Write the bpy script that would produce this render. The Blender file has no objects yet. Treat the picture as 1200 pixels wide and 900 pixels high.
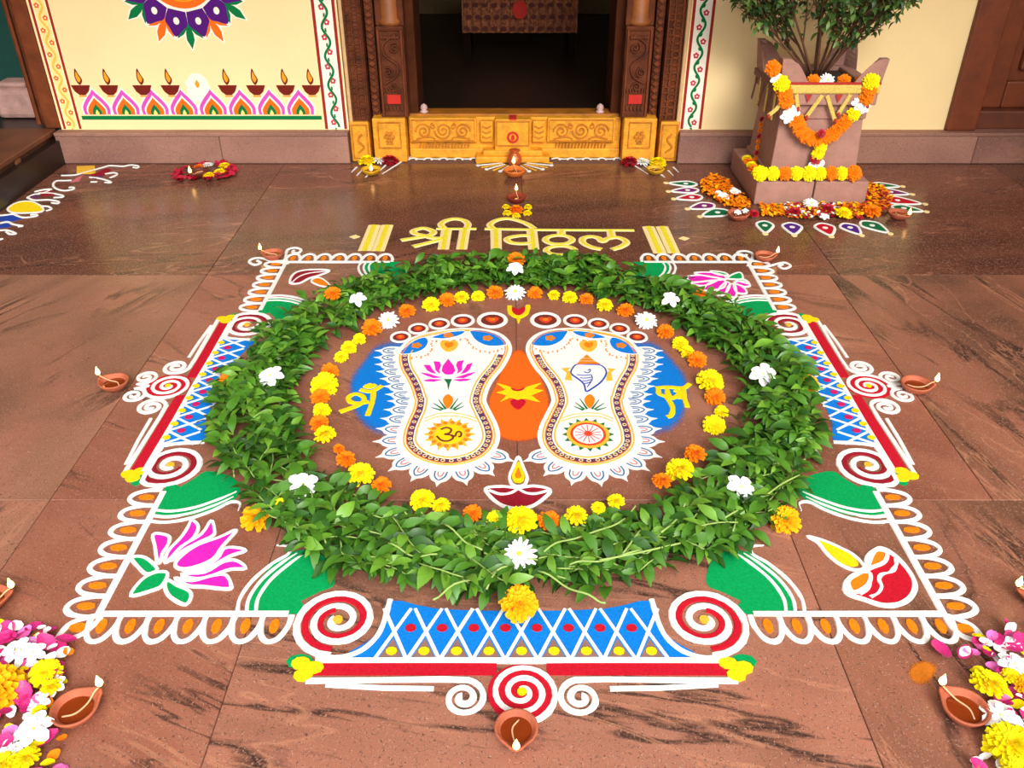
import bpy, bmesh, math, random
from mathutils import Vector, Matrix, noise
from mathutils.geometry import tessellate_polygon
R = math.radians
PI = math.pi
rnd = random.Random(7)
sc = bpy.context.scene
COL = sc.collection

# ------------------------------------------------------------------ camera
H = 1.5
FPX = 1009.0
PITCH = R(32.4)
CT, ST = math.cos(PITCH), math.sin(PITCH)
cam = bpy.data.cameras.new('camera')
cam.sensor_width = 36.0
cam.lens = FPX / 1200.0 * 36.0
cam.clip_start = 0.05
cam_o = bpy.data.objects.new('camera', cam)
COL.objects.link(cam_o)
cam_o.location = (0, 0, H)
cam_o.rotation_euler = (PI / 2 - PITCH, 0, 0)
sc.camera = cam_o

# ------------------------------------------------------------------ world, sun, exposure
sc.view_settings.view_transform = 'Standard'
sc.view_settings.look = 'None'
sc.view_settings.gamma = 1
sc.view_settings.exposure = 0.62
world = bpy.data.worlds.new('overcast_sky')
sc.world = world
world.use_nodes = True
wn = world.node_tree
bgn = wn.nodes['Background']
bgn.inputs[0].default_value = (1.0, 0.985, 0.96, 1)
bgn.inputs[1].default_value = 1.0
sun = bpy.data.lights.new('sun', 'SUN')
sun.energy = 2.5
sun.angle = R(30)
sun.color = (1.0, 0.97, 0.92)
sun_o = bpy.data.objects.new('sun', sun)
COL.objects.link(sun_o)
sun_o.location = (2, -3, 6)
sun_o.rotation_euler = (R(55), 0, R(14))

# ------------------------------------------------------------------ projection helpers (photograph pixel -> place on a real plane)
def ray(px, py):
    a = (px - 600) / FPX
    b = (py - 450) / FPX
    return Vector((a, CT - b * ST, -ST - b * CT))
def GZ(px, py, z=0.0):
    d = ray(px, py)
    t = (z - H) / d.z
    return (d.x * t, d.y * t)
def G(p):
    return GZ(p[0], p[1])
def WY(px, py, Y):
    d = ray(px, py)
    t = Y / d.y
    return (d.x * t, H + d.z * t)
def psize(px, py, dpx, z=0.0):
    d = ray(px, py)
    t = (z - H) / d.z
    return dpx * t / FPX
def crop(ox, oy, s):
    return lambda pts: [(ox + x / s, oy + y / s) for x, y in pts]
def g(pts):
    return [G(p) for p in pts]

# ------------------------------------------------------------------ scene helpers
def tag(o, label=None, cat=None, group=None, kind=None):
    if label: o['label'] = label
    if cat: o['category'] = cat
    if group: o['group'] = group
    if kind: o['kind'] = kind
    return o
def thing(name, loc, label, cat, group=None, rz=0.0):
    o = bpy.data.objects.new(name, None)
    COL.objects.link(o)
    o.location = loc
    o.rotation_euler = (0, 0, rz)
    o.empty_display_size = 0.05
    return tag(o, label, cat, group)
def link(name, me, parent=None, local=True):
    o = bpy.data.objects.new(name, me)
    COL.objects.link(o)
    if parent is not None:
        o.parent = parent
        if not local:
            o.matrix_parent_inverse = world_mat(parent).inverted()
    return o
def world_mat(o):
    m = Matrix.LocRotScale(o.location, o.rotation_euler, o.scale)
    if o.parent is not None:
        return world_mat(o.parent) @ o.matrix_parent_inverse @ m
    return m
def copy_tree(o, parent=None):
    c = o.copy()
    COL.objects.link(c)
    if parent is not None: c.parent = parent
    for ch in list(o.children):
        copy_tree(ch, c)
    return c

def cr(pts, n=6, closed=False):
    """Catmull-Rom through pts"""
    P = [Vector(p) for p in pts]
    N = len(P)
    out = []
    rng = range(N) if closed else range(N - 1)
    for i in rng:
        if closed:
            a, b, c, d = P[(i - 1) % N], P[i], P[(i + 1) % N], P[(i + 2) % N]
        else:
            b, c = P[i], P[i + 1]
            a = P[i - 1] if i > 0 else b * 2 - c
            d = P[i + 2] if i + 2 < N else c * 2 - b
        for k in range(n):
            t = k / n
            out.append(0.5 * ((2 * b) + (c - a) * t + (2 * a - 5 * b + 4 * c - d) * t * t + (3 * b - a - 3 * c + d) * t ** 3))
    if not closed: out.append(P[-1].copy())
    return [tuple(v) for v in out]
def ellipse(c, rx, ry, n=32, a0=0, a1=2 * PI):
    full = abs(a1 - a0 - 2 * PI) < 1e-6
    m = n if full else n + 1
    return [(c[0] + rx * math.cos(a0 + (a1 - a0) * k / n), c[1] + ry * math.sin(a0 + (a1 - a0) * k / n)) for k in range(m)]
def spiral(c, r0, r1, turns, a0, d=1, n=22):
    m = max(4, int(n * turns))
    out = []
    for k in range(m + 1):
        t = k / m
        r = r0 + (r1 - r0) * t
        a = a0 + d * turns * 2 * PI * t
        out.append((c[0] + r * math.cos(a), c[1] + r * math.sin(a)))
    return out
def offset(pts, d):
    """offset a closed polygon (positive = inward for CCW)"""
    N = len(pts)
    area = sum(pts[i][0] * pts[(i + 1) % N][1] - pts[(i + 1) % N][0] * pts[i][1] for i in range(N))
    s = 1 if area > 0 else -1
    out = []
    for i in range(N):
        a, b = Vector(pts[i - 2]), Vector(pts[(i + 2) % N])
        t = (b - a).normalized()
        out.append((pts[i][0] - t.y * d * s, pts[i][1] + t.x * d * s))
    return out
def centroid(pts):
    return (sum(p[0] for p in pts) / len(pts), sum(p[1] for p in pts) / len(pts))
def scale_pts(pts, s):
    c = centroid(pts)
    return [(c[0] + (x - c[0]) * s, c[1] + (y - c[1]) * s) for x, y in pts]

FLOOR = lambda a, b, n: (a, b, n)
def wall_map(Y):
    return lambda a, b, n: (a, Y - n, b)

LAY = [0]
def layer(n):
    LAY[0] += 1
    return n + (LAY[0] % 17) * 1.1e-5   # no two strokes lie at exactly the same height
class MB:
    """collects shapes into one mesh"""
    def __init__(s, m=FLOOR):
        s.v = []; s.f = []; s.m = m; s.mi = []; s.cur = 0
    def add(s, vs, fs):
        o = len(s.v)
        s.v += [tuple(p) for p in vs]
        for f in fs:
            s.f.append(tuple(i + o for i in f)); s.mi.append(s.cur)
        return s
    def fill(s, pts, n, base=0.0):
        n = layer(n)
        pts = [tuple(p[:2]) for p in pts]
        N = len(pts)
        tris = tessellate_polygon([[Vector((p[0], p[1], 0)) for p in pts]])
        vs = [s.m(p[0], p[1], n) for p in pts] + [s.m(p[0], p[1], base) for p in pts]
        area = sum(pts[i][0] * pts[(i + 1) % N][1] - pts[(i + 1) % N][0] * pts[i][1] for i in range(N))
        fs = []
        for t in tris:
            a, b, c = [pts[i] for i in t]
            ar = (b[0] - a[0]) * (c[1] - a[1]) - (c[0] - a[0]) * (b[1] - a[1])
            fs.append(t if ar > 0 else (t[0], t[2], t[1]))
        for i in range(N):
            j = (i + 1) % N
            fs.append((i, i + N, j + N, j) if area > 0 else (j, j + N, i + N, i))
        return s.add(vs, fs)
    def ribbon(s, pts, w, n, closed=False, base=0.0, wob=0.0, taper=0):
        n = layer(n)
        P = [Vector(p[:2]) for p in pts]
        N = len(P)
        vs = []
        for i in range(N):
            if closed:
                a, b = P[i - 1], P[(i + 1) % N]
            else:
                a, b = P[max(0, i - 1)], P[min(N - 1, i + 1)]
            t = b - a
            if t.length < 1e-9: t = Vector((1, 0))
            t.normalize()
            q = Vector((-t.y, t.x))
            ww = w[i] if isinstance(w, (list, tuple)) else w
            if taper and not closed:
                k = i / (N - 1)
                if taper in (1, 3): ww *= min(1, 0.25 + 3 * (1 - k))
                if taper in (2, 3): ww *= min(1, 0.25 + 3 * k)
            if wob: ww *= 1 + wob * noise.noise((P[i].x * 37, P[i].y * 37, 3.1))
            for k, z in ((-.5, base), (-.36, n + i * 4e-6), (.36, n + i * 4e-6), (.5, base)):
                p = P[i] + q * ww * k
                vs.append(s.m(p.x, p.y, z))
        fs = []
        M = N if closed else N - 1
        for i in range(M):
            j = (i + 1) % N
            for k in range(3):
                fs.append((i * 4 + k, j * 4 + k, j * 4 + k + 1, i * 4 + k + 1)[::-1])
        if not closed:
            fs.append((0, 1, 2, 3)[::-1])
            e = (N - 1) * 4
            fs.append((e, e + 1, e + 2, e + 3))
        return s.add(vs, fs)
    def disc(s, c, rx, ry, n, base=0.0, k=14):
        return s.fill(ellipse(c, rx, ry, k), n, base)
    def box(s, x0, x1, y0, y1, z0, z1):
        vs = [(x, y, z) for z in (z0, z1) for y in (y0, y1) for x in (x0, x1)]
        return s.add(vs, [(0, 2, 3, 1), (4, 5, 7, 6), (0, 1, 5, 4), (2, 6, 7, 3), (0, 4, 6, 2), (1, 3, 7, 5)])
    def tube(s, pts, r, k=6, cap=True):
        P = [Vector(p) for p in pts]
        N = len(P)
        vs = []
        up = Vector((0, 0, 1))
        for i in range(N):
            t = (P[min(N - 1, i + 1)] - P[max(0, i - 1)]).normalized()
            a = t.cross(up)
            if a.length < 1e-3: a = t.cross(Vector((1, 0, 0)))
            a.normalize(); b = t.cross(a)
            rr = r[i] if isinstance(r, (list, tuple)) else r
            for q in range(k):
                an = 2 * PI * q / k
                vs.append(P[i] + (a * math.cos(an) + b * math.sin(an)) * rr)
        fs = []
        for i in range(N - 1):
            for q in range(k):
                q2 = (q + 1) % k
                fs.append((i * k + q, i * k + q2, (i + 1) * k + q2, (i + 1) * k + q)[::-1])
        if cap:
            fs.append(tuple(range(k)))
            fs.append(tuple(range((N - 1) * k, N * k))[::-1])
        return s.add(vs, fs)
    def lathe(s, prof, k=24, c=(0, 0, 0), rf=None):
        N = len(prof)
        vs = []
        for r, z in prof:
            for q in range(k):
                an = 2 * PI * q / k
                rr = r * (rf(an, z) if rf else 1)
                vs.append((c[0] + rr * math.cos(an), c[1] + rr * math.sin(an), c[2] + z))
        fs = []
        for i in range(N - 1):
            for q in range(k):
                q2 = (q + 1) % k
                fs.append((i * k + q, i * k + q2, (i + 1) * k + q2, (i + 1) * k + q))
        fs.append(tuple(range(k))[::-1])
        fs.append(tuple(range((N - 1) * k, N * k)))
        return s.add(vs, fs)
    def mesh(s, name, mats, smooth=False):
        me = bpy.data.meshes.new(name)
        me.from_pydata(s.v, [], s.f)
        if not isinstance(mats, (list, tuple)): mats = [mats]
        for m in mats: me.materials.append(m)
        if len(mats) > 1:
            me.polygons.foreach_set('material_index', s.mi)
        if smooth:
            me.polygons.foreach_set('use_smooth', [True] * len(me.polygons))
        me.update()
        return me
    def build(s, name, mats, parent=None, smooth=False, local=False, bevel=0):
        o = link(name, s.mesh(name, mats, smooth), parent, local)
        if bevel:
            b = o.modifiers.new('bevel', 'BEVEL'); b.width = bevel; b.segments = 2; b.limit_method = 'ANGLE'
        return o

# ------------------------------------------------------------------ materials
def s2l(c):
    return tuple(((v / 255) / 12.92 if v <= 10 else (((v / 255) + .055) / 1.055) ** 2.4) for v in c) + (1,)
MATS = {}
def mat(name, rgb, rough=0.6, var=0.12, vscale=20, bump=0.0, bscale=80, spec=0.5, metal=0, emit=None, es=0, sss=0, rgb2=None, coat=0, trans=0, coord='Object'):
    if name in MATS: return MATS[name]
    m = bpy.data.materials.new(name); m.use_nodes = True
    nt = m.node_tree; b = nt.nodes['Principled BSDF']
    c = s2l(rgb)
    b.inputs['Roughness'].default_value = rough
    b.inputs['Specular IOR Level'].default_value = spec
    b.inputs['Metallic'].default_value = metal
    if coat: b.inputs['Coat Weight'].default_value = coat; b.inputs['Coat Roughness'].default_value = .15
    tc = nt.nodes.new('ShaderNodeTexCoord')
    nz = nt.nodes.new('ShaderNodeTexNoise'); nz.inputs['Scale'].default_value = vscale; nz.inputs['Detail'].default_value = 5
    nt.links.new(tc.outputs[coord], nz.inputs['Vector'])
    mx = nt.nodes.new('ShaderNodeMix'); mx.data_type = 'RGBA'
    mx.inputs[6].default_value = tuple(v * (1 - var) for v in c[:3]) + (1,)
    mx.inputs[7].default_value = s2l(rgb2) if rgb2 else tuple(min(1, v * (1 + var)) for v in c[:3]) + (1,)
    rp = nt.nodes.new('ShaderNodeMapRange'); rp.inputs[1].default_value = .3; rp.inputs[2].default_value = .7
    nt.links.new(nz.outputs[0], rp.inputs[0]); nt.links.new(rp.outputs[0], mx.inputs[0])
    nt.links.new(mx.outputs[2], b.inputs['Base Color'])
    if bump:
        n2 = nt.nodes.new('ShaderNodeTexNoise'); n2.inputs['Scale'].default_value = bscale; n2.inputs['Detail'].default_value = 4
        nt.links.new(tc.outputs[coord], n2.inputs['Vector'])
        bp = nt.nodes.new('ShaderNodeBump'); bp.inputs['Strength'].default_value = bump; bp.inputs['Distance'].default_value = .01
        nt.links.new(n2.outputs[0], bp.inputs['Height']); nt.links.new(bp.outputs[0], b.inputs['Normal'])
    if emit:
        b.inputs['Emission Color'].default_value = s2l(emit); b.inputs['Emission Strength'].default_value = es
    if sss:
        b.inputs['Subsurface Weight'].default_value = sss; b.inputs['Subsurface Radius'].default_value = (.01, .006, .003)
        b.inputs['Subsurface Scale'].default_value = .5
    if trans: b.inputs['Transmission Weight'].default_value = trans
    MATS[name] = m
    return m
def powder(name, rgb, rgb2=None, var=.1):
    return mat(name, rgb, rough=.95, var=var, vscale=160, bump=.35, bscale=500, spec=.1, rgb2=rgb2)

P_white = powder('powder_white', (244, 242, 238), var=.05)
P_blue = powder('powder_blue', (16, 126, 222), var=.14)
P_red = powder('powder_red', (196, 24, 44), var=.14)
P_maroon = powder('powder_maroon', (150, 28, 44), var=.14)
P_green = powder('powder_green', (6, 158, 84), var=.14)
P_dgreen = powder('powder_dark_green', (20, 112, 66), var=.1)
P_pink = powder('powder_pink', (232, 38, 186), var=.1)
P_yellow = powder('powder_yellow', (246, 214, 22), var=.1)
P_orange = powder('powder_orange', (240, 132, 22), var=.16)
P_dorange = powder('powder_deep_orange', (250, 100, 24), var=.1)
P_cream = powder('powder_cream', (250, 226, 160), var=.06)
P_gold = powder('powder_gold', (238, 186, 60), var=.12)
P_purple = powder('powder_purple', (86, 56, 120), (120, 60, 70))
P_lblue = powder('powder_slate_blue', (64, 112, 160))
P_rose = powder('powder_rose', (205, 110, 120))
P_brown = powder('powder_brown', (120, 50, 40))
P_ored = powder('powder_orange_red', (226, 72, 44))
P_dblue = powder('powder_deep_blue', (36, 70, 170))

def soft_powder(name, rgb):
    """powder sprinkled thinner towards the rim: grains by a noise threshold against a density attribute"""
    m = powder(name, rgb); nt = m.node_tree; b = nt.nodes['Principled BSDF']
    at = nt.nodes.new('ShaderNodeAttribute'); at.attribute_name = 'grain'
    tc = nt.nodes.new('ShaderNodeTexCoord')
    nz = nt.nodes.new('ShaderNodeTexNoise'); nz.inputs['Scale'].default_value = 420; nz.inputs['Detail'].default_value = 2
    nt.links.new(tc.outputs['Object'], nz.inputs['Vector'])
    ad = nt.nodes.new('ShaderNodeMath'); ad.operation = 'ADD'
    nt.links.new(at.outputs['Fac'], ad.inputs[0]); nt.links.new(nz.outputs[0], ad.inputs[1])
    mr = nt.nodes.new('ShaderNodeMapRange'); mr.inputs[1].default_value = .85; mr.inputs[2].default_value = 1.15
    nt.links.new(ad.outputs[0], mr.inputs[0]); nt.links.new(mr.outputs[0], b.inputs['Alpha'])
    return m
SP_blue = soft_powder('sprinkled_blue_powder', (14, 122, 214))
SP_orange = soft_powder('sprinkled_orange_powder', (252, 104, 26))
SP_green = soft_powder('sprinkled_green_powder', (6, 152, 84))
def soft_patch(name, pts, m, parent, fade=.75, z=.0006):
    """flat patch whose density attribute falls from 1 inside to 0 at the rim"""
    c = centroid(pts); N = len(pts)
    vs = [(c[0], c[1], z + .0004)]; dens = [1.0]
    for s, d in ((fade, .95), ((1 + fade) / 2, .5), (1.0, 0.0)):
        for x, y in pts:
            vs.append((c[0] + (x - c[0]) * s, c[1] + (y - c[1]) * s, z)); dens.append(d)
    fs = [(0, 1 + i, 1 + (i + 1) % N) for i in range(N)]
    for k in range(2):
        for i in range(N):
            j = (i + 1) % N
            fs.append((1 + k * N + i, 1 + (k + 1) * N + i, 1 + (k + 1) * N + j, 1 + k * N + j))
    me = bpy.data.meshes.new(name); me.from_pydata(vs, [], fs); me.materials.append(m)
    at = me.attributes.new('grain', 'FLOAT', 'POINT'); at.data.foreach_set('value', dens)
    return link(name, me, parent, False)

def granite(name, base, dark, pink, vang, vein=1.0, rough=.3, vw=1.0):
    m = bpy.data.materials.new(name); m.use_nodes = True
    nt = m.node_tree; N = nt.nodes; L = nt.links; b = N['Principled BSDF']
    tc = N.new('ShaderNodeTexCoord'); oi = N.new('ShaderNodeObjectInfo')
    ml = N.new('ShaderNodeVectorMath'); ml.operation = 'SCALE'; ml.inputs[0].default_value = (17, 11, 5); L.new(oi.outputs['Random'], ml.inputs['Scale'])
    ad = N.new('ShaderNodeVectorMath'); ad.operation = 'ADD'; L.new(tc.outputs['Object'], ad.inputs[0]); L.new(ml.outputs[0], ad.inputs[1])
    mp = N.new('ShaderNodeMapping'); mp.vector_type = 'TEXTURE'; mp.inputs['Rotation'].default_value = (0, 0, R(vang)); mp.inputs['Scale'].default_value = (2.1, .42, 1)
    L.new(ad.outputs[0], mp.inputs['Vector'])
    def nz(scale, det, vec, dist=0, rg=.55):
        n = N.new('ShaderNodeTexNoise'); n.inputs['Scale'].default_value = scale; n.inputs['Detail'].default_value = det
        n.inputs['Distortion'].default_value = dist; n.inputs['Roughness'].default_value = rg; L.new(vec, n.inputs['Vector']); return n.outputs[0]
    def rng(v, a, c, d0=0, d1=1):
        r = N.new('ShaderNodeMapRange'); r.inputs[1].default_value = a; r.inputs[2].default_value = c
        r.inputs[3].default_value = d0; r.inputs[4].default_value = d1; L.new(v, r.inputs[0]); return r.outputs[0]
    def mix(f, a, c, mode='MIX'):
        x = N.new('ShaderNodeMix'); x.data_type = 'RGBA'; x.blend_type = mode
        if isinstance(f, float): x.inputs[0].default_value = f
        else: L.new(f, x.inputs[0])
        for i, v in ((6, a), (7, c)):
            if isinstance(v, tuple): x.inputs[i].default_value = v
            else: L.new(v, x.inputs[i])
        return x.outputs[2]
    def mth(op, a, c):
        x = N.new('ShaderNodeMath'); x.operation = op
        for i, v in ((0, a), (1, c)):
            if isinstance(v, (int, float)): x.inputs[i].default_value = v
            else: L.new(v, x.inputs[i])
        return x.outputs[0]
    broad = rng(nz(1.3, 4, mp.outputs[0], .6), .35, .65)
    c0 = mix(broad, s2l(base), s2l(dark))
    c1 = mix(rng(nz(2.2, 5, ad.outputs[0], .4), .45, .75), c0, s2l(pink))
    # thin veins: where a stretched noise crosses its middle
    v1 = nz(1.5, 7, mp.outputs[0], .9)
    ab = mth('ABSOLUTE', mth('SUBTRACT', v1, .5), 0)
    vein1 = rng(ab, 0, .018 * vw, .85 * vein, 0)
    mask = rng(nz(1.1, 2, ad.outputs[0]), .48 - .1 * (vw - 1), .6 - .1 * (vw - 1))
    c2 = mix(mth('MULTIPLY', vein1, mask), c1, s2l((44, 34, 30)))
    v2 = nz(2.4, 4, mp.outputs[0], .7)
    ab2 = mth('ABSOLUTE', mth('SUBTRACT', v2, .53), 0)
    c3 = mix(mth('MULTIPLY', rng(ab2, 0, .012, .6 * vein, 0), mask), c2, s2l((190, 130, 100)))
    # crystals
    sp = nz(140, 3, ad.outputs[0], 0, .8)
    c4 = mix(rng(sp, .54, .68, 0, .85), c3, s2l((208, 156, 134)))
    c5 = mix(rng(nz(140, 3, ad.outputs[0], .5, .8), .54, .66, 0, .8), c4, s2l((58, 34, 28)))
    L.new(c5, b.inputs['Base Color'])
    rr = rng(nz(9, 4, ad.outputs[0]), .3, .7, rough - .05, rough + .09); L.new(rr, b.inputs['Roughness'])
    b.inputs['Specular IOR Level'].default_value = .35
    bp = N.new('ShaderNodeBump'); bp.inputs['Strength'].default_value = .10; bp.inputs['Distance'].default_value = .004
    L.new(nz(30, 5, ad.outputs[0]), bp.inputs['Height']); L.new(bp.outputs[0], b.inputs['Normal'])
    return m
G_red = granite('granite_red', (158, 98, 76), (130, 76, 58), (166, 110, 88), -28)
G_brown = granite('granite_brown', (162, 112, 88), (132, 90, 70), (170, 110, 88), 62, 1.1, .3, 1.7)
G_vein = granite('granite_veined', (150, 96, 74), (104, 70, 54), (164, 104, 82), 104, 1.1, .3, 1.9)
G_near = granite('granite_near', (168, 108, 86), (132, 88, 70), (176, 118, 96), -14, 1.1, .34, 1.7)
G_far_shaded = granite('granite_far_shaded', (116, 70, 53), (80, 50, 38), (126, 74, 56), 12, 1, .2, 1.4)  # darkened copy: shade and the dark doorway's reflection put into the colour
G_plinth = granite('granite_plinth', (158, 114, 98), (126, 88, 78), (172, 128, 112), 0, .4, .6)
M_joint = mat('slab_joint', (112, 76, 62), .9)
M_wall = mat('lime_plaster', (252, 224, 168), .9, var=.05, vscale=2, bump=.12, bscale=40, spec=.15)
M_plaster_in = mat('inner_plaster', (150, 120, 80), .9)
M_wood = mat('carved_dark_wood', (96, 48, 26), .75, spec=.2, var=.4, vscale=14, bump=.4, bscale=60)
M_wood_red = mat('wood_brown', (112, 54, 24), .7, spec=.25, var=.3, vscale=12, bump=.2, bscale=40)
M_door = mat('door_wood', (112, 50, 20), .5, var=.22, vscale=10, bump=.2, bscale=30)
M_stone_y = mat('yellow_painted_stone', (224, 152, 26), .6, var=.22, vscale=25, bump=.4, bscale=90)
M_stone_dy = mat('ochre_painted_stone', (196, 118, 20), .7, var=.25, vscale=30, bump=.4, bscale=90)
M_vermilion = mat('vermilion_mark', (196, 36, 22), .8)
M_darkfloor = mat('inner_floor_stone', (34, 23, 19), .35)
M_teal = mat('teal_paint', (10, 70, 60), .7)
M_paint = {k: mat('wall_paint_' + k, v, .85, var=.06, spec=.15) for k, v in dict(red=(158, 42, 36), white=(252, 244, 226), green=(10, 118, 62), purple=(84, 24, 120), orange=(246, 110, 26),
           pink=(214, 84, 190), maroon=(118, 34, 24), amber=(240, 160, 40), yellow=(250, 226, 120), rose=(206, 60, 80), cream=(252, 226, 150), gold=(244, 190, 80)).items()}
M_terra = mat('terracotta', (176, 92, 62), .7, var=.16, vscale=25, bump=.25, bscale=120)
M_oil = mat('oil', (130, 52, 18), .08, var=.1, spec=.8)
M_wick = mat('cotton_wick', (226, 176, 130), .9)
M_flame = mat('flame', (255, 214, 150), .5, emit=(255, 190, 105), es=5)
M_mo = mat('marigold_orange', (255, 128, 6), .75, var=.22, vscale=60, spec=.2, sss=.15)
M_my = mat('marigold_yellow', (255, 226, 8), .75, var=.12, vscale=60, spec=.2, sss=.15)
M_ma = mat('marigold_amber', (255, 176, 8), .75, var=.16, vscale=60, spec=.2, sss=.15)
M_md = mat('marigold_heart', (214, 96, 4), .8)
M_wp = mat('white_petal', (252, 252, 250), .6, var=.03, spec=.3, sss=.15)
M_yc = mat('yellow_flower_centre', (224, 214, 60), .8)
M_rose = mat('rose_petal', (205, 8, 96), .45, var=.3, vscale=18, spec=.5, rgb2=(232, 60, 150))
M_rosered = mat('red_petal', (176, 14, 36), .5, var=.2)
M_leaf = [mat('leaf_mid', (70, 120, 30), .42, var=.2, vscale=30, spec=.5, sss=.1), mat('leaf_light', (104, 152, 44), .42, var=.2, vscale=30, spec=.5, sss=.1), mat('leaf_dark', (42, 86, 22), .45, var=.2, vscale=30, spec=.5)]
M_stem = mat('green_stem', (150, 178, 92), .6)
M_twig = mat('brown_twig', (112, 72, 50), .8)
M_lace = mat('gold_lace', (234, 196, 96), .5, var=.35, vscale=240, bump=.6, bscale=300)
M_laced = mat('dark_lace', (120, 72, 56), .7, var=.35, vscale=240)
M_redcloth = mat('red_ribbon', (170, 40, 30), .7)
M_sand = mat('pink_sandstone', (166, 122, 108), .8, var=.1, vscale=20, bump=.3, bscale=90)
M_soil = mat('dark_soil', (60, 42, 32), .95, bump=.5)
M_copper = mat('copper', (206, 104, 56), .4, metal=.5)
M_bowl_y = mat('yellow_glazed_clay', (216, 168, 30), .5)
# ================================================================== THE SETTING
YW = 4.66            # cream wall face
YP = 4.60            # front of the stone plinth
SL = .8443
def WP(px, py, Y=YW): return WY(px, py, Y)

# ---- floor of stone slabs
floor = tag(MB().box(-3.6, 3.6, -1.0, YP + 1.4, -.06, -.004).build('floor', M_joint), kind='structure')
rows = [(-.99, .375), (.375, 1.782), (1.782, 3.19), (3.19, 4.60)]
cols = {0: [-3.5, -1.24, -.55, .76, 2.07, 3.5], 1: [-3.5, -1.24, -.595, .71, 2.02, 3.5],
        2: [-3.5, -1.24, .015, 1.29, 2.5, 3.5], 3: [-3.5, -1.24, .05, 1.33, 2.6, 3.5]}
gm = {(1, 0): G_brown, (1, 1): G_red, (1, 2): G_near, (1, 3): G_vein, (2, 0): G_brown, (2, 1): G_red, (2, 2): G_red, (2, 3): G_vein, (2, 4): G_vein, (1, 4): G_vein,
      (0, 0): G_brown, (0, 1): G_near, (0, 2): G_near, (0, 3): G_near, (0, 4): G_near}
J = .0011
for r, (y0, y1) in enumerate(rows):
    xs = cols[r]
    for c in range(len(xs) - 1):
        o = MB().box(xs[c] + J, xs[c + 1] - J, y0 + J, y1 - J, -.03, 0).build('stone_slab', gm.get((r, c), G_far_shaded), floor)
        bv = o.modifiers.new('bevel', 'BEVEL'); bv.width = .0012; bv.segments = 1

# ---- openings measured on the wall plane
xL = WP(72, 150)[0]                 # left end of the decorated wall
xDL = WP(397, 20)[0]; xDL = WP(409, 150)[0] - .0
xDR = WP(795, 150)[0]
xR2 = WP(1105, 155)[0]              # right wooden door starts here
zP = WP(200, 152)[1]                # plinth top height
HT = 3.2
def wallbox(x0, x1, z0, z1, name, m=M_wall, Y0=YW, Y1=YW + .22):
    return MB().box(x0, x1, Y0, Y1, z0, z1)
w = MB()
w.box(xL, xDL, YW, YW + .24, 0, HT)
w.box(xDR, xR2, YW, YW + .24, 0, HT)
w.box(xDL, xDR, YW, YW + .24, 2.3, HT)
w.box(xR2, 3.6, YW, YW + .24, 2.35, HT)
w.box(xR2 + 1.1, 3.6, YW, YW + .24, 0, 2.35)
wall_back = tag(w.build('wall_back', M_wall), kind='structure')
# plinth, as separate stones
def plinth(name, x0, x1):
    o = tag(MB().box(x0, x1, YP + .004, YW, 0, zP - .012).build(name, M_joint), kind='structure')
    x = x0; k = 0
    while x < x1 - .01:
        x2 = min(x1, x + (.72 if k % 2 else .88)); k += 1
        s = MB().box(x + .002, x2 - .002, YP, YW + .002, .002, zP - .02).build('plinth_stone', G_plinth, o, bevel=.004)
        x = x2
    MB().box(x0, x1, YP - .004, YW + .01, zP - .019, zP).build('plinth_ledge', G_plinth, o, bevel=.004)
plinth('baseboard_back_left', xL - .02, xDL + .0)
plinth('baseboard_back_right', xDR, 3.5)
# far side walls, unseen roof added to shade the far floor and doorway
wr = tag(MB().box(3.55, 3.75, -1.0, YW + .2, 0, HT).build('wall_right', M_wall), kind='structure')
ceil_ = tag(MB().box(-3.9, 3.75, 1.9, YW + .3, HT - .35, HT - .2).build('added_shade_roof', mat('shade_roof_wood', (96, 66, 44), .8)), kind='structure')

# ---- inner room behind the doorway
YD = 4.74
wi = MB()
wi.box(-1.9, -1.8, YW + .24, 8.2, 0, 2.6); wi.box(1.9, 2.0, YW + .24, 8.2, 0, 2.6); wi.box(-1.9, 2.0, 8.1, 8.2, 0, 2.6); wi.box(-1.9, 2.0, YW + .24, 8.2, 2.6, 2.7)
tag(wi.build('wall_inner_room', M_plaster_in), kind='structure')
YT = YD - .03
zth = WP(603, 137, YT)[1]
yTb = GZ(600, 128.5, zth)[1]           # back edge of the threshold
zT = zth - .025
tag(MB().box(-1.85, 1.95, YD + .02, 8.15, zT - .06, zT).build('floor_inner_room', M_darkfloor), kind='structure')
# ---- left side: dark side opening with stone sill and wooden post
XS = G((0, 235))[0]
XS = -2.475
zs = WP(66, 150, YW)[1]
sill = tag(MB().box(XS - .55, XS, 1.0, YW - .005, 0, zs - .03).build('trim_1', mat('brown_stone_step', (92, 58, 40), .5, var=.3, vscale=9)), kind='structure')
MB().box(XS - .6, XS + .015, .98, YW - .004, zs - .03, zs).build('step_edge', mat('step_edge_stone', (110, 66, 44), .45, var=.2, vscale=9), sill, bevel=.006)
for yy in (2.9, 3.55, 4.2):
    MB().box(XS - .002, XS + .012, yy, yy + .05, .0, zs - .03).build('step_rib', mat('step_rib_stone', (128, 82, 56), .5), sill, bevel=.004)
wl = MB()
wl.box(XS - 1.3, XS - 1.2, .5, 5.6, 0, HT)
wl.box(XS - 1.3, xL + .0, 5.5, 5.6, 0, HT)
tag(wl.build('wall_left', M_teal), kind='structure')
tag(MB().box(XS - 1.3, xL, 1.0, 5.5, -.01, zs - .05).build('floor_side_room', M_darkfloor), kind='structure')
dl = thing('door_2', (xL - .12, YW, 0), None, None); dl['kind'] = 'structure'
xo = WP(30, 150, YW)[0]
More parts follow.
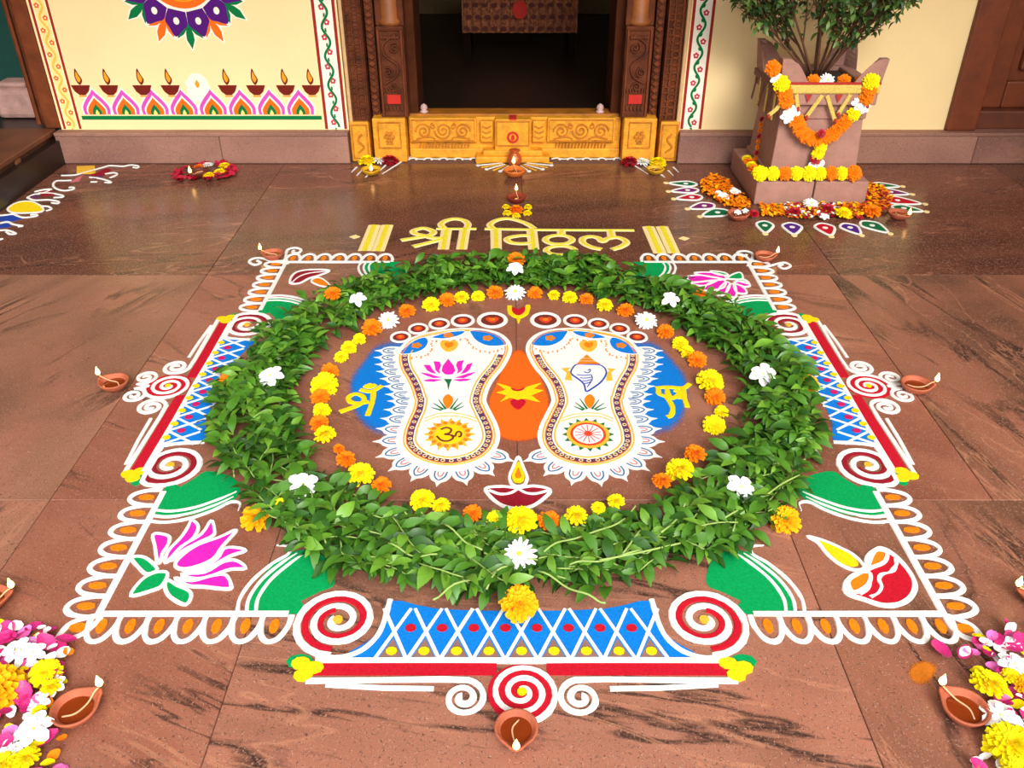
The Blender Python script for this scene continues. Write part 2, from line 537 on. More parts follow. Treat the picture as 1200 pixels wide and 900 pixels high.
for x0, x1, ya, mm in ((xL - .08, xL - .002, YW - .01, M_wood_red), (xL - .125, xL - .08, YW + .05, M_wood), (xL - .165, xL - .13, YW + .09, M_wood_red)):
    MB().box(x0, x1, ya, YW + .24, zs, HT - .4).build('door_post', mm, dl, bevel=.008)
for k in range(3):
    MB().tube([(xL - .135 , YW + .045, zs + .01), (xL - .135, YW + .045, HT - .45)], .012, 6).build('post_bead', M_wood_red, dl) if k == 0 else None
# small stone block standing in the side room
bx = WP(27, 124, 5.1)
blk = thing('stone_block', (bx[0], 5.1, zs - .05), 'small pale pinkish stone block in the dark side room at the left edge', 'block')
b = MB(); b.box(-.115, .115, -.09, .09, 0, .17); b.build('body', mat('pale_stone', (180, 140, 130), .85, var=.2, vscale=18, bump=.4), blk, local=True, bevel=.03)
b = MB(); b.box(-.085, .085, -.07, .07, .168, .2); b.build('cap', mat('pale_stone', (180, 140, 130)), blk, local=True, bevel=.015)

# ---- right wooden door
dr = thing('door_3', (xR2, YW, 0), None, None); dr['kind'] = 'structure'
zd = zP + .012
MB().box(xR2, xR2 + .16, YW - .03, YW + .2, zP, 2.35).build('door_frame', M_door, dr, bevel=.01)
MB().box(xR2 + .16, 3.5, YW - .0, YW + .2, zP, zP + .10).build('door_sill', mat('door_wood_lower', (96, 46, 24), .6, var=.25, vscale=10), dr, bevel=.01)
MB().box(xR2 + .165, 3.5, YW + .09, YW + .13, zP + .1, 2.3).build('door_leaf', M_door, dr)
MB().box(xR2 + .17, xR2 + .30, YW + .055, YW + .092, zP + .1, 2.3).build('stile', M_door, dr, bevel=.01)
MB().box(xR2 + .30, 3.4, YW + .055, YW + .092, zP + .1, zP + .24).build('rail', M_door, dr, bevel=.01)
MB().box(xR2 + .30, 3.4, YW + .055, YW + .092, 1.25, 1.4).build('rail', M_door, dr, bevel=.01)
for zz0, zz1 in ((zP + .29, 1.2), (1.45, 2.2)):
    MB().box(xR2 + .35, xR2 + .98, YW + .06, YW + .092, zz0, zz1).build('panel', M_door, dr, bevel=.02)

# ---- paintings on the cream wall
WM = wall_map(YW)
def wl_px(pts): return [WP(x, y) for x, y in pts]
def wpaint(name, fn, m, z=.001):
    b = MB(WM); fn(b); return b.build(name, m, wall_back)
# vine borders : left (gold), beside door left and right (green)
def border(xa0, xa1, vine_m, flower_m, ground_m, ph=0):
    wd = xa1 - xa0; z0 = zP + .004; z1 = 2.3
    b = MB(WM); b.fill([(xa0, z0), (xa1, z0), (xa1, z1), (xa0, z1)], .0006); b.build('border_ground', ground_m, wall_back)
    for a in (xa0, xa1):
        b = MB(WM); b.ribbon([(a, z0), (a, z1)], wd * .17, .0012); b.build('border_stripe', M_paint['red'], wall_back)
        b = MB(WM)
        s = 1 if a == xa0 else -1
        b.ribbon([(a + s * wd * .12, z0), (a + s * wd * .12, z1)], wd * .05, .001); b.build('border_edge', M_paint['white'], wall_back)
    xc = (xa0 + xa1) / 2; amp = wd * .17; per = wd * 1.42
    pts = []; n = int((z1 - z0) / per * 14)
    for k in range(n + 1):
        z = z0 + .01 + (z1 - z0 - .02) * k / n
        pts.append((xc + amp * math.sin(2 * PI * (z - z0) / per + ph), z))
    b = MB(WM); b.ribbon(pts, wd * .14, .0018); b.build('vine', vine_m, wall_back)
    k = 0; z = z0 + per * .25
    while z < z1 - .05:
        s = 1 if k % 2 == 0 else -1
        sg = math.sin(2 * PI * (z - z0) / per + ph)
        fx = xc - sg * wd * .17
        b = MB(WM)
        for q in range(5):
            a = 2 * PI * q / 5 + .3
            b.disc((fx + wd * .09 * math.cos(a), z + wd * .09 * math.sin(a)), wd * .075, wd * .075, .0016, k=7)
        f = b.build('painted_flower', flower_m, wall_back)
        b = MB(WM); b.disc((fx, z), wd * .05, wd * .05, .0022, k=7); b.build('flower_centre', M_paint['white'], f)
        b = MB(WM)
        for dz in (-1, 1):
            # leaf pair springing from the vine
            lx = xc + sg * wd * .1; lz = z + dz * per * .19
            b.fill([(lx, lz - .004), (lx - sg * wd * .16, lz + dz * .0), (lx - sg * wd * .2, lz + dz * wd * .16), (lx - sg * wd * .04, lz + dz * wd * .08)][::(1 if sg * dz > 0 else -1)], .0016)
        b.build('vine_leaf', vine_m, wall_back)
        z += per / 2; k += 1
border(WP(76, 150)[0], WP(94, 150)[0], M_paint['gold'], M_paint['orange'], M_paint['cream'])
border(WP(383, 150)[0], WP(405, 150)[0], M_paint['green'], M_paint['rose'], M_paint['white'], 1)
border(WP(799, 150)[0], WP(820, 150)[0], M_paint['green'], M_paint['rose'], M_paint['white'], 2.6)
# green line, arches and painted lamps
za = WP(240, 138)[1]
x0, x1 = WP(96, 138)[0], WP(377, 138)[0]
wpaint('green_line', lambda b: b.ribbon([(x0, za), (x1, za)], .021, .0012), M_paint['green'])
zb = WP(240, 134)[1]
arch_px = [115, 152, 185, 219, 252, 286, 319, 353]
apitch = (WP(353, 134)[0] - WP(115, 134)[0]) / 7
ax0 = WP(115, 134)[0]
def onion(c, z, w, h):
    return cr([(c - w, z), (c - w * 1.02, z + h * .3), (c - w * .62, z + h * .62), (c - w * .2, z + h * .86), (c, z + h)], 4)[:-1] + cr([(c, z + h), (c + w * .2, z + h * .86), (c + w * .62, z + h * .62), (c + w * 1.02, z + h * .3), (c + w, z)], 4)
ah = WP(219, 104)[1] - zb
for k in range(8):
    c = ax0 + apitch * k
    b = MB(WM); b.fill(onion(c, zb, apitch * .5, ah * 1.06), .0008); ar = b.build('painted_arch', M_paint['white'], wall_back)
    for s, hh, m_, z_ in ((.44, .98, 'pink', .0012), (.335, .76, 'white', .0015), (.29, .66, 'orange', .0018), (.15, .42, 'green', .0022), (.06, .2, 'yellow', .0026)):
        b = MB(WM); b.fill(onion(c, zb, apitch * s, ah * hh), z_); b.build('arch_band', M_paint[m_], ar)
for px in (95, 128, 167, 200, 232, 267, 300, 335, 365):
    cx, cz = WP(px, 103)
    r = .05
    if px == 232:
        # this lamp is rubbed out to a pale smudge with its flame left
        b = MB(WM); b.fill([(cx + .062 * math.cos(a * PI / 9) * (1 + .12 * math.sin(a * 3.3)), cz + .0 + .075 * math.sin(a * PI / 9)) for a in range(18)], .001)
        sm = b.build('pale_smudge', M_paint['white'], wall_back)
        b = MB(WM); b.fill(cr([(cx, cz), (cx + .012, cz + .018), (cx, cz + .04), (cx - .012, cz + .018)], 3, True), .002); b.build('painted_flame', M_paint['amber'], sm)
        continue
    b = MB(WM); b.fill([(cx - r, cz + .014), (cx - r * .72, cz - .018), (cx - r * .3, cz - .036), (cx + r * .3, cz - .036), (cx + r * .72, cz - .018), (cx + r, cz + .014)], .0032)
    o = b.build('painted_lamp', M_paint['maroon'], wall_back)
    b = MB(WM); b.ribbon([(cx - r * .4, cz - .042), (cx + r * .4, cz - .042)], .006, .0034); b.build('lamp_foot', M_paint['amber'], o)
    f = cr([(cx - .002, cz + .016), (cx + .016, cz + .04), (cx + .004, cz + .07), (cx - .008, cz + .098), (cx - .018, cz + .05)], 4, True)
    b = MB(WM); b.fill(f, .0026); b.build('painted_flame', M_paint['maroon'], o)
    b = MB(WM); b.fill(scale_pts(f, .66), .0034); b.build('flame_heart', M_paint['amber'], o)
# round mandala, its lower part in view
mcx, mz0 = WP(214, 10)
mtop = WP(214, 11)[1]; mbot = WP(219, 54)[1]
rM = .19
mc = (WP(215, 0)[0], mtop + rM)
def mring(rr, n, a0, fn):
    for k in range(n):
        a = a0 + 2 * PI * k / n
        fn(a, (mc[0] + rr * math.cos(a), mc[1] + rr * math.sin(a)))
b = MB(WM); b.disc(mc, rM * 1.05, rM * 1.05, .0012, k=40); b.build('painted_disc', M_paint['white'], wall_back)
b = MB(WM); b.disc(mc, rM * .98, rM * .98, .0018, k=40); b.build('painted_disc', M_paint['orange'], wall_back)
b = MB(WM); b.ribbon(ellipse(mc, rM * .8, rM * .8, 36), .008, .0024, True); b.build('disc_ring', M_paint['amber'], wall_back)
b = MB(WM); b.ribbon(ellipse(mc, rM * .5, rM * .5, 30), .02, .0024, True); b.build('disc_ring', M_paint['red'], wall_back)
def lp(p, a, pts): # local (r along a, t across) -> wall
    ca, sa = math.cos(a), math.sin(a)
    return [(p[0] + r * ca - t * sa, p[1] + r * sa + t * ca) for r, t in pts]
L0 = cr([(-.01, -.045), (.05, -.058), (.085, -.035), (.125, 0), (.085, .035), (.05, .058), (-.01, .045)], 4)
NP = 14
def pet(a, p):
    b = MB(WM); b.fill(lp(p, a, scale_pts(L0, 1.14)), .001); o = b.build('painted_petal', M_paint['white'], wall_back)
    b = MB(WM); b.fill(lp(p, a, scale_pts(L0, .96)), .0016); b.build('petal_fill', M_paint['purple'], o)
    b = MB(WM); q = lp(p, a, [(.045, 0)])[0]; b.disc(q, .015, .018, .0026, k=10); b.build('petal_dot', M_paint['white'], o)
mring(rM * 1.08, NP, -PI / 2 + PI / NP, pet)
def tuft(a, p, m_):
    for s, mm, z_ in ((1.0, 'white', .0007), (.8, m_, .0014)):
        b = MB(WM)
        w = .008 if s == 1 else 0
        b.fill(lp(p, a, [(0 - w, 0), (.05, -.018 - w), (.085, -.02 - w), (.13 + w * 1.6, 0), (.085, .02 + w), (.05, .018 + w)]), z_)
        for sg in (1, -1):
            pts = [(.0 - w, -sg * .002), (.03 + w, -sg * .008), (.058 + w, -sg * (.03 - w)), (.078 + w, -sg * (.066 + w)), (.035 - w, -sg * (.052 + w)), (.01 - w, -sg * (.03 + w))]
            b.fill(lp(p, a, pts if sg < 0 else pts[::-1]), z_)
        b.build('painted_leaf', M_paint[mm], wall_back)
kk = [0]
def tf(a, p):
    tuft(a, p, 'green' if kk[0] % 2 == 0 else 'orange'); kk[0] += 1
mring(rM * 1.08 + .045, NP, -PI / 2, tf)

# ---- the carved doorway
dw = thing('door_1', (0.03, YD, 0), None, None); dw['kind'] = 'structure'
def bxp(name, pxl, pxr, pyb, pyt, Yf, Yb, m, bevel=.006, ztop=None, zbot=None, parent=None):
    """box whose front face at depth Yf spans the given measurements"""
    xa = WP(pxl, pyb, Yf)[0]; xb = WP(pxr, pyb, Yf)[0]
    zb_ = WP((pxl + pxr) / 2, pyb, Yf)[1] if zbot is None else zbot
    zt_ = WP((pxl + pxr) / 2, pyt, Yf)[1] if ztop is None else ztop
    b = MB(); b.box(xa, xb, Yf, Yb, zb_, zt_)
    o = b.build(name, m, parent or dw, bevel=bevel)
    return o, (xa, xb, zb_, zt_)
def mx(p): return 1206 - p
for S in (0, 1):
    f = (lambda a, b: (a, b)) if S == 0 else (lambda a, b: (mx(b), mx(a)))
    # pale edge moulding, outer carved strip, middle strip, block with a round column above, jamb
    l, r = f(410, 414); bxp('edge_moulding', l, r, 150, 0, YW - .012, YD, mat('pale_moulding', (214, 170, 120), .7), ztop=2.3, zbot=.0)
    l, r = f(415, 434); o, e = bxp('outer_pilaster', l, r, 142, 0, YW + .01, YD + .3, M_wood, ztop=2.3)
    xa, xb, zb_, zt_ = e
    b = MB(wall_map(YW + .01))
    z = zb_ + .02; n = 0
    while z < 1.7:
        w2 = (xb - xa)
        for cxx, rr in ((xa + w2 * .22, .017), (xa + w2 * .62, .024)):
            if n % 2 == 0 or rr > .02:
                b.ribbon(ellipse((cxx, z), rr, .016, 10, .3, 5.6), .008, .009)
        b.ribbon([(xa + w2 * .95, z - .02), (xa + w2 * .88, z), (xa + w2 * .95, z + .02)], .007, .01)
        z += .036; n += 1
    for q in (.04, .4, .84):
        b.ribbon([(xa + (xb - xa) * q, zb_), (xa + (xb - xa) * q, 2.28)], .008, .012)
    b.build('relief_carving', M_wood_red if S else M_wood, dw)['kind'] = 'stuff'
    l, r = f(437, 447); o, e = bxp('middle_strip', l, r, 140, 0, YW + .05, YD + .3, M_wood, ztop=2.3)
    b = MB(wall_map(YW + .05)); z = e[2] + .02
    while z < 1.7:
        c = (e[0] + e[1]) / 2
        b.fill([(c - .018, z), (c, z - .014), (c + .018, z), (c, z + .014)], .012); z += .034
    b.build('bead_row', M_wood_red, dw)['kind'] = 'stuff'
    l, r = f(448, 479); o, e = bxp('pillar_block', l, r, 139, 31, YW - .0, YD + .3, M_wood)
    xa, xb, zb_, zt_ = e; c = (xa + xb) / 2; w2 = xb - xa; hh = zt_ - zb_
    Wp = wall_map(YW - .0)
    b = MB(Wp)
    b.ribbon([(xa + .012, zb_ + .015), (xb - .012, zb_ + .015), (xb - .012, zt_ - .015), (xa + .012, zt_ - .015)], .012, .012, True)
    b.build('block_frame', M_wood_red, dw)
    b = MB(Wp); sg = 1 if S == 0 else -1
    b.ribbon(cr([(c + sg * .03, zb_ + hh * .92), (c - sg * .035, zb_ + hh * .82), (c - sg * .03, zb_ + hh * .7), (c + sg * .03, zb_ + hh * .6), (c + sg * .02, zb_ + hh * .48), (c - sg * .04, zb_ + hh * .4)], 6), .012, .013)
    b.ribbon(spiral((c + sg * .02, zb_ + hh * .78), .028, .005, 1.6, 1, sg), .007, .014)
    b.ribbon(spiral((c - sg * .02, zb_ + hh * .52), .026, .005, 1.6, 2, -sg), .007, .014)
    b.ribbon(spiral((c - sg * .0, zb_ + hh * .36), .024, .004, 1.4, 3, sg), .007, .014)
    for q in range(7):
        b.ribbon([(c - .045 + q * .015, zb_ + hh * .3), (c - .05 + q * .0165, zb_ + hh * .34)], .008, .013)
        b.disc((xa + .03 + q * (w2 - .06) / 6, zt_ - .05), .008, .008, .014, k=8)
    for q in range(5):
        b.fill(ellipse((c - .04 + .02 * q, zb_ + hh * .13), .008, .016, 8), .012)
    b.build('scroll_carving', M_wood, dw)['kind'] = 'stuff'
    b = MB(Wp); b.fill([(c - .035, zb_ + hh * .17), (c + .035, zb_ + hh * .17), (c + .035, zb_ + hh * .27), (c - .035, zb_ + hh * .27)], .006)
    b.build('red_mark', M_vermilion, dw)
    # round column above the block
    b = MB(); b.lathe([(.058, 0), (.062, .02), (.05, .035), (.048, .9), (.06, .95)], 16, (c, YW + .06, zt_)); b.build('column', mat('orange_wood', (150, 84, 36), .55, var=.25, vscale=10), dw, smooth=True)
    for q in (-.056, .056):
        b = MB(); b.box(c + q - .016, c + q + .016, YW + .03, YD + .3, zt_, 2.3); b.build('column_side', M_wood, dw, bevel=.004)
    l, r = f(481, 491); bxp('inner_jamb', l, r, 134, 0, YW + .10, YD + .34, mat('jamb_wood', (76, 38, 20), .85, spec=.1, var=.25, vscale=12), ztop=2.3, zbot=zT)
    # yellow stone bases
    l, r = f(414, 436); o, e = bxp('pillar_base', l, r, 196, 143, YW - .02, YD + .25, M_stone_y, zbot=0)
    b = MB(wall_map(YW - .02)); xa, xb, zb_, zt_ = e
    b.ribbon([(xa + .012, zb_ + .02), (xb - .012, zb_ + .02), (xb - .012, zt_ - .015), (xa + .012, zt_ - .015)], .01, .006, True)
    b.ribbon(cr([((xa + xb) / 2 - .015, zb_ + .05), ((xa + xb) / 2 + .018, zb_ + .08), ((xa + xb) / 2 - .01, zb_ + .12), ((xa + xb) / 2 + .012, zb_ + .15)], 5), .01, .008)
    b.build('base_relief', M_stone_dy, dw)
    l, r = f(440, 478); o, e = bxp('pillar_base', l, r, 192, 139, YW - .03, YD + .25, M_stone_y, zbot=.0)
    xa, xb, zb_, zt_ = e; c = (xa + xb) / 2
    b = MB(wall_map(YW - .03))
    b.ribbon([(xa + .03, zb_ + .08), (xb - .03, zb_ + .08), (xb - .03, zt_ - .02), (xa + .03, zt_ - .02)], .009, .007, True)
    for q in range(6):
        a = q * PI / 3
        b.disc((c + .022 * math.cos(a), zb_ + .14 + .022 * math.sin(a)), .009, .009, .009, k=8)
    b.disc((c, zb_ + .14), .009, .009, .011, k=8)
    b.fill([(c - .02, zb_ + .1), (c + .02, zb_ + .1), (c, zb_ + .115)], .007)
    b.build('base_relief', M_stone_dy, dw)
# threshold
YT = YD - .03
o, e = bxp('threshold', 481, 725, 185, 137, YT, yTb, M_stone_y, zbot=0)
zth = e[3]
th_x0, th_x1 = e[0], e[1]
MB().box(th_x0, th_x1, YT - .012, YT + .02, 0, .055).build('threshold_foot', M_stone_y, dw, bevel=.008)
MB().box(th_x0, th_x1, YT + .03, yTb + .003, zth - .004, zth + .008).build('threshold_top', mat('worn_ochre_top', (168, 100, 20), .6, var=.3, vscale=12), dw, bevel=.004)
for (pl, pr) in ((481, 559), (641, 720)):
    o, e = bxp('carved_panel', pl, pr, 167, 137, YT - .022, YT + .01, M_stone_y, ztop=zth)
    xa, xb, zb_, zt_ = e; c = (xa + xb) / 2; cz = (zb_ + zt_) / 2; Wp = wall_map(YT - .022)
    b = MB(Wp)
    b.ribbon([(xa + .012, zb_ + .01), (xb - .012, zb_ + .01), (xb - .012, zt_ - .01), (xa + .012, zt_ - .01)], .008, .005, True)
    r0 = (zt_ - zb_) * .36
    b.ribbon(spiral((c, cz), r0, .006, 2.0, PI, 1), .008, .008)
    for sg in (1, -1):
        b.ribbon(spiral((c + sg * (xb - xa) * .29, cz - .004), r0 * .9, .006, 1.8, (0 if sg > 0 else PI), sg), .008, .008)
        b.ribbon(spiral((c + sg * (xb - xa) * .15, cz + r0 * .5), r0 * .35, .004, 1.2, PI / 2, -sg), .006, .008)
        b.ribbon(cr([(c + sg * (xb - xa) * .12, cz - r0), (c + sg * (xb - xa) * .2, cz - r0 * .7), (c + sg * (xb - xa) * .4, cz - r0 * .95)], 5), .006, .008)
    b.build('scroll_relief', M_stone_dy, dw)
    b = MB(wall_map(YT - .012))
    n = 16
    for q in range(n):
        x = xa + .05 + (xb - xa - .1) * q / (n - 1)
        b.ribbon([(x, .062), (x + .006, .085)], .008, .008)
    b.build('leaf_relief', M_stone_dy, dw)
for k, (pl, pr, pb, pt, dy) in enumerate(((563, 578, 167, 142, .03), (580, 622, 172, 140, .06), (624, 639, 167, 142, .03))):
    o, e = bxp('centre_stone', pl, pr, pb, pt, YT - dy, YT + .01, M_stone_y, zbot=.04 if k == 1 else None)
    xa, xb, zb_, zt_ = e; c = (xa + xb) / 2; Wp = wall_map(YT - dy); b = MB(Wp)
    if k == 1:
        b.ribbon([(xa + .01, .085), (xb - .01, .085), (xb - .01, zt_ - .01), (xa + .01, zt_ - .01)], .009, .006, True)
        b.build('stone_relief', M_stone_dy, dw)
        b = MB(Wp); b.ribbon(ellipse((c, .13), .026, .026, 16), .012, .006, True); b.disc((c, .13), .01, .014, .009, k=10); b.build('red_mark', M_vermilion, dw)
        MB().box(c - .02, c + .02, YT - dy - .004, YT + .02, zt_ - .001, zt_ + .004).build('red_mark', M_vermilion, dw)
    else:
        for q in range(3):
            z = zb_ + .022 + q * .028
            b.ribbon([(xa + .01, z + .012), (c, z), (xb - .01, z + .012)], .007, .006)
        b.build('stone_relief', M_stone_dy, dw)
for (pl, pr, y0_, dy, z1_) in ((557, 644, 0, .1, .035), (566, 636, 0, .07, .06)):
    bxp('step_stone', pl, pr, 184, 0, YT - dy, YT + .01, M_stone_y, zbot=0, ztop=z1_, bevel=.008)
MB().box(th_x0 - .5, th_x1 + .5, YW, YD + .3, 2.05, 2.3).build('lintel', M_wood, dw)
# pale knobs on the sill corners
for px, nm in ((497, 'left'), (703, 'right')):
    x, z = WP(px, 131, YD + .03)
    t = thing('carved_knob', (x, YD + .03, zth + .008), 'small pale pink stone knob on the threshold beside the %s doorpost' % nm, 'ornament')
    b = MB(); b.lathe([(.022, 0), (.024, .008), (.014, .014), (.021, .026), (.015, .04), (.003, .048)], 12); b.build('knob', mat('pink_white_stone', (196, 160, 156), .6), t, smooth=True, local=True)
# bench with patterned cloth inside
YB = 6.3
x0b, zb0 = WP(542, 38, YB); x1b = WP(676, 38, YB)[0]
zb0 = max(zb0, zT + .1)
t = thing('cloth_covered_bench', ((x0b + x1b) / 2, YB + .3, zT), 'low bench under a red-brown patterned cloth in the dark room behind the doorway', 'bench')
b = MB(); b.box(x0b, x1b, YB, YB + .5, zb0 + .38, zb0 + .41); b.build('bench_top', M_wood, t)
cl = MB(); n = 40
vs = []; 
for k in range(n + 1):
    x = x0b + (x1b - x0b) * k / n
    yy = YB - .01 - .012 * math.sin(k * 1.9) * 1
    vs += [(x, yy - .004, zb0), (x, YB - .012, zb0 + .42), (x, YB + .5, zb0 + .425)]
fs = []
for k in range(n):
    for q in range(2): fs.append((k * 3 + q, k * 3 + 3 + q, k * 3 + 4 + q, k * 3 + 1 + q))
cl.add(vs, fs)
mcl = mat('patterned_cloth', (130, 66, 36), .8, var=.6, vscale=60, rgb2=(176, 100, 60))
cl.build('cloth', mcl, t)
b = MB(wall_map(YB - .03))
for i in range(12):
    for j in range(5):
        x = x0b + (x1b - x0b) * (i + .5 + .25 * (j % 2)) / 12.5; z = zb0 + .03 + j * .075
        b.fill(ellipse((x, z), .022, .014, 8), .004)
b.build('cloth_motifs', mat('cloth_motif', (84, 26, 20), .8), t)['kind'] = 'stuff'
b = MB(wall_map(YB - .03)); xm = (x0b + x1b) / 2
b.fill(ellipse((xm, zb0 + .15), .05, .06, 14), .006); b.build('red_rosette', M_vermilion, t)
for x in (x0b + .03, x1b - .03):
    for y in (YB + .04, YB + .45):
        b = MB(); b.box(x - .025, x + .025, y - .025, y + .025, zT, zb0 + .39); b.build('leg', mat('bench_dark_wood', (24, 14, 10), .95, spec=.05), t)
# ================================================================== THE POWDER DRAWING
L = .6445 * H
CX, CY = .0137 * H, 1.566 * H
SIDE = {'front': 0, 'right': 1, 'far': 2, 'left': 3}
def side_pt(k, s, t):
    """s along the side (left to right seen from the centre's front), t outward"""
    if k in (1, 3): t -= .05 * min(1, max(0, (t - 1.075) / .055))   # the bars of the two flanks sit a little closer in
    p = {0: (s, -t), 1: (t, s), 2: (-s, t), 3: (-t, -s)}[k]
    return (CX + L * p[0], CY + L * p[1])
def SP(k, pts): return [side_pt(k, s, t) for s, t in pts]
def rang(name, pts_c, label, group=None):
    return thing(name, (pts_c[0], pts_c[1], 0), label, 'rangoli', group)
def stroke(name, pts, w, m, parent, n=.0030, closed=False, taper=0, wob=.25, base=0):
    return MB().ribbon(pts, w, n, closed, base, wob, taper).build(name, m, parent)
def area(name, pts, m, parent, n=.0012):
    return MB().fill(pts, n).build(name, m, parent)
LW = .0165
border_t = rang('square_rangoli', (CX, CY), 'large square white powder border with scallops, red bars and blue lattice around the leaf wreath')
# scallop master mesh (local: x along the line, y outward)
PITCH_S = .0675
sc_pts = cr([(-.5, .0), (-.47, .45), (-.25, .93), (.08, 1.05), (.36, .8), (.5, .3), (.5, 0)], 5)
def scallop(p, ang, sx, sy, parent, mirror=1):
    ca, sa = math.cos(ang), math.sin(ang)
    def T(q):
        x, y = q[0] * sx * mirror, q[1] * sy
        return (p[0] + x * ca - y * sa, p[1] + x * sa + y * ca)
    o = stroke('scallop', [T(q) for q in sc_pts], LW * .86, P_white, parent)
    e = [T(q) for q in ellipse((0, .45), .17, .3, 9)]
    MB().fill(e, .0026).build('yellow_dot', P_orange, o)
def gfan(k, sg):
    # green fan beside the spiral with three white ribs ending in a wisp
    fan = cr([(.50, 1.0), (.64, .998), (.655, .92), (.63, .85), (.60, .80), (.54, .785), (.49, .82), (.465, .87), (.46, .91), (.49, .93), (.53, .96)], 4)
    area('green_fan', SP(k, [(sg * a_, b_) for a_, b_ in fan][::sg]), P_green, border_t)
    for q, (o_, tw) in enumerate(((0, .0), (.022, .01), (.044, .02))):
        pts = cr([(.672 - o_, 1.0), (.678 - o_, .95), (.662 - o_, .89), (.628 - o_, .835), (.595 - o_, .80 - tw * .3), (.60 - o_ * .8, .772 - tw * .4), (.632 - o_ * .3, .768 - tw)][:7 if q < 1 else 5], 5)
        stroke('white_rib', SP(k, [(sg * a_, b_) for a_, b_ in pts]), LW * .62, P_white, border_t, taper=1)

for k in range(4):
    ang = {0: PI, 1: -PI / 2, 2: 0, 3: PI / 2}[k]
    for sg in (-1, 1):
        # white line from the corner to the spiral
        stroke('white_line', SP(k, [(sg * 1.0, 1), (sg * .8, 1.0), (sg * .55, 1.0)]), LW * 1.1, P_white, border_t)
        # open side of each scallop runs toward the middle of the side
        n = 7
        for i in range(n):
            s = sg * (.555 + .067 * i + .02)
            p = side_pt(k, s, 1.005)
            base_ang = math.atan2(*(Vector(side_pt(k, 1, 1)) - Vector(side_pt(k, 0, 1))).yx)
            # outward must be local +y: rotate so that x x y keeps outward
            outward = Vector(side_pt(k, 0, 2)) - Vector(side_pt(k, 0, 1))
            ang2 = math.atan2(outward.y, outward.x) - PI / 2
            ca, sa = math.cos(ang2), math.sin(ang2)
            along = (Vector(side_pt(k, 1, 1)) - Vector(side_pt(k, 0, 1))).normalized()
            mir = 1 if (along.x * ca + along.y * sa) * sg > 0 else -1
            if k in (1, 3) or k == 2: pass
            scallop(p, ang2, .067 * L, .075 * L, border_t, mir)
    if k == 2:
        gfan(k, -1); gfan(k, 1)
        continue
    # red bar, its white edges
    for sg in (-1, 1):
        area('red_bar', SP(k, [(sg * .055, 1.145), (sg * .46, 1.145), (sg * .46, 1.178), (sg * .055, 1.178)][::sg]), P_red, border_t)
        a0 = (sg * .125, 1.236)
        # outer white edge that curls into a small spiral
        sp_ = spiral(a0, .046, .006, 1.9, -PI / 2 if False else PI / 2 * 0 + (-PI / 2), 1)
        # build the curl in (s,t): start at its inner side (t small) and wind in
        cl = [(a0[0] + sg * x_, a0[1] + y_) for x_, y_ in spiral((0, 0), .047, .006, 1.9, -PI / 2 - .2, -1)]
        stroke('white_curl', SP(k, [(sg * .47, 1.192), (sg * .3, 1.190), (sg * .18, 1.188)] + cl), LW * .9, P_white, border_t)
        stroke('white_line', SP(k, [(sg * .19, 1.213), (sg * .3, 1.211), (sg * .425, 1.203)]), LW * .75, P_white, border_t)
        if k != 0:
            # pair of curls at the tip
            cl = [(sg * (.056 + x_), 1.318 + y_) for x_, y_ in spiral((0, 0), .042, .005, 1.8, PI * .9, 1)]
            stroke('white_curl', SP(k, [(0, 1.285), (sg * .006, 1.305)] + cl), LW * .8, P_white, border_t)
        # big corner spiral: white with a red band beside it
        sc_ = (sg * .43, 1.02); r = .104
        wsp = [(sc_[0] + sg * x_, sc_[1] + y_) for x_, y_ in spiral((0, 0), r, .010, 2.35, PI * .5, -1)]
        stroke('white_spiral', SP(k, wsp), LW * 1.05, P_white, border_t, n=.0034)
        rs = [(sc_[0] + sg * x_, sc_[1] + y_) for x_, y_ in spiral((0, 0), r - .0195, .034, 1.45, PI * .5, -1)]
        stroke('red_band', SP(k, rs), .0165, P_maroon if k else P_red, border_t, n=.0022)
        MB().disc(side_pt(k, *sc_), .0115, .0115, .0045, k=9).build('spiral_dot', P_gold, border_t)
        # line that sweeps from the lattice's upper end down under the spiral to the bar
        stroke('white_line', SP(k, cr([(sg * .315, .955), (sg * .322, 1.03), (sg * .335, 1.075), (sg * .365, 1.112), (sg * .41, 1.130), (sg * .46, 1.125)], 5)), LW * .85, P_white, border_t)
        # yellow blossom with a green leaf at the bar's end
        fx = (sg * .475, 1.158)
        MB().fill([side_pt(k, fx[0] + sg * .02 + .03 * math.cos(a), fx[1] - .018 + .02 * math.sin(a)) for a in [i * PI / 4 for i in range(8)]], .0014).build('green_leaf_mark', P_green, border_t)
        b = MB()
        for dx, dy in ((-.016, -.012), (.016, .0), (-.004, .02)):
            c_ = side_pt(k, fx[0] + dx, fx[1] + dy); b.disc(c_, .021, .017, .0032 + dx * .01, k=9)
        b.build('yellow_blossom', P_yellow, border_t)
        gfan(k, sg)
    # line along the lattice and bar
    stroke('white_line', SP(k, [(-.46, 1.138), (-.2, 1.136), (0, 1.138), (.2, 1.136), (.46, 1.138)]), LW, P_white, border_t)
    # central red spiral
    c0 = (0, 1.222)
    MB().fill([side_pt(k, c0[0] + .074 * math.cos(a), c0[1] + .074 * math.sin(a)) for a in [i * PI / 14 for i in range(28)]], .0012).build('red_disc', P_red, border_t)
    sp_ = [(c0[0] + x_, c0[1] + y_) for x_, y_ in spiral((0, 0), .079, .008, 2.6, PI * .6, -1)]
    stroke('white_spiral', SP(k, sp_), LW * .85, P_white, border_t, n=.0034)
    MB().disc(side_pt(k, *c0), .01, .01, .0045, k=9).build('spiral_dot', P_yellow, border_t)
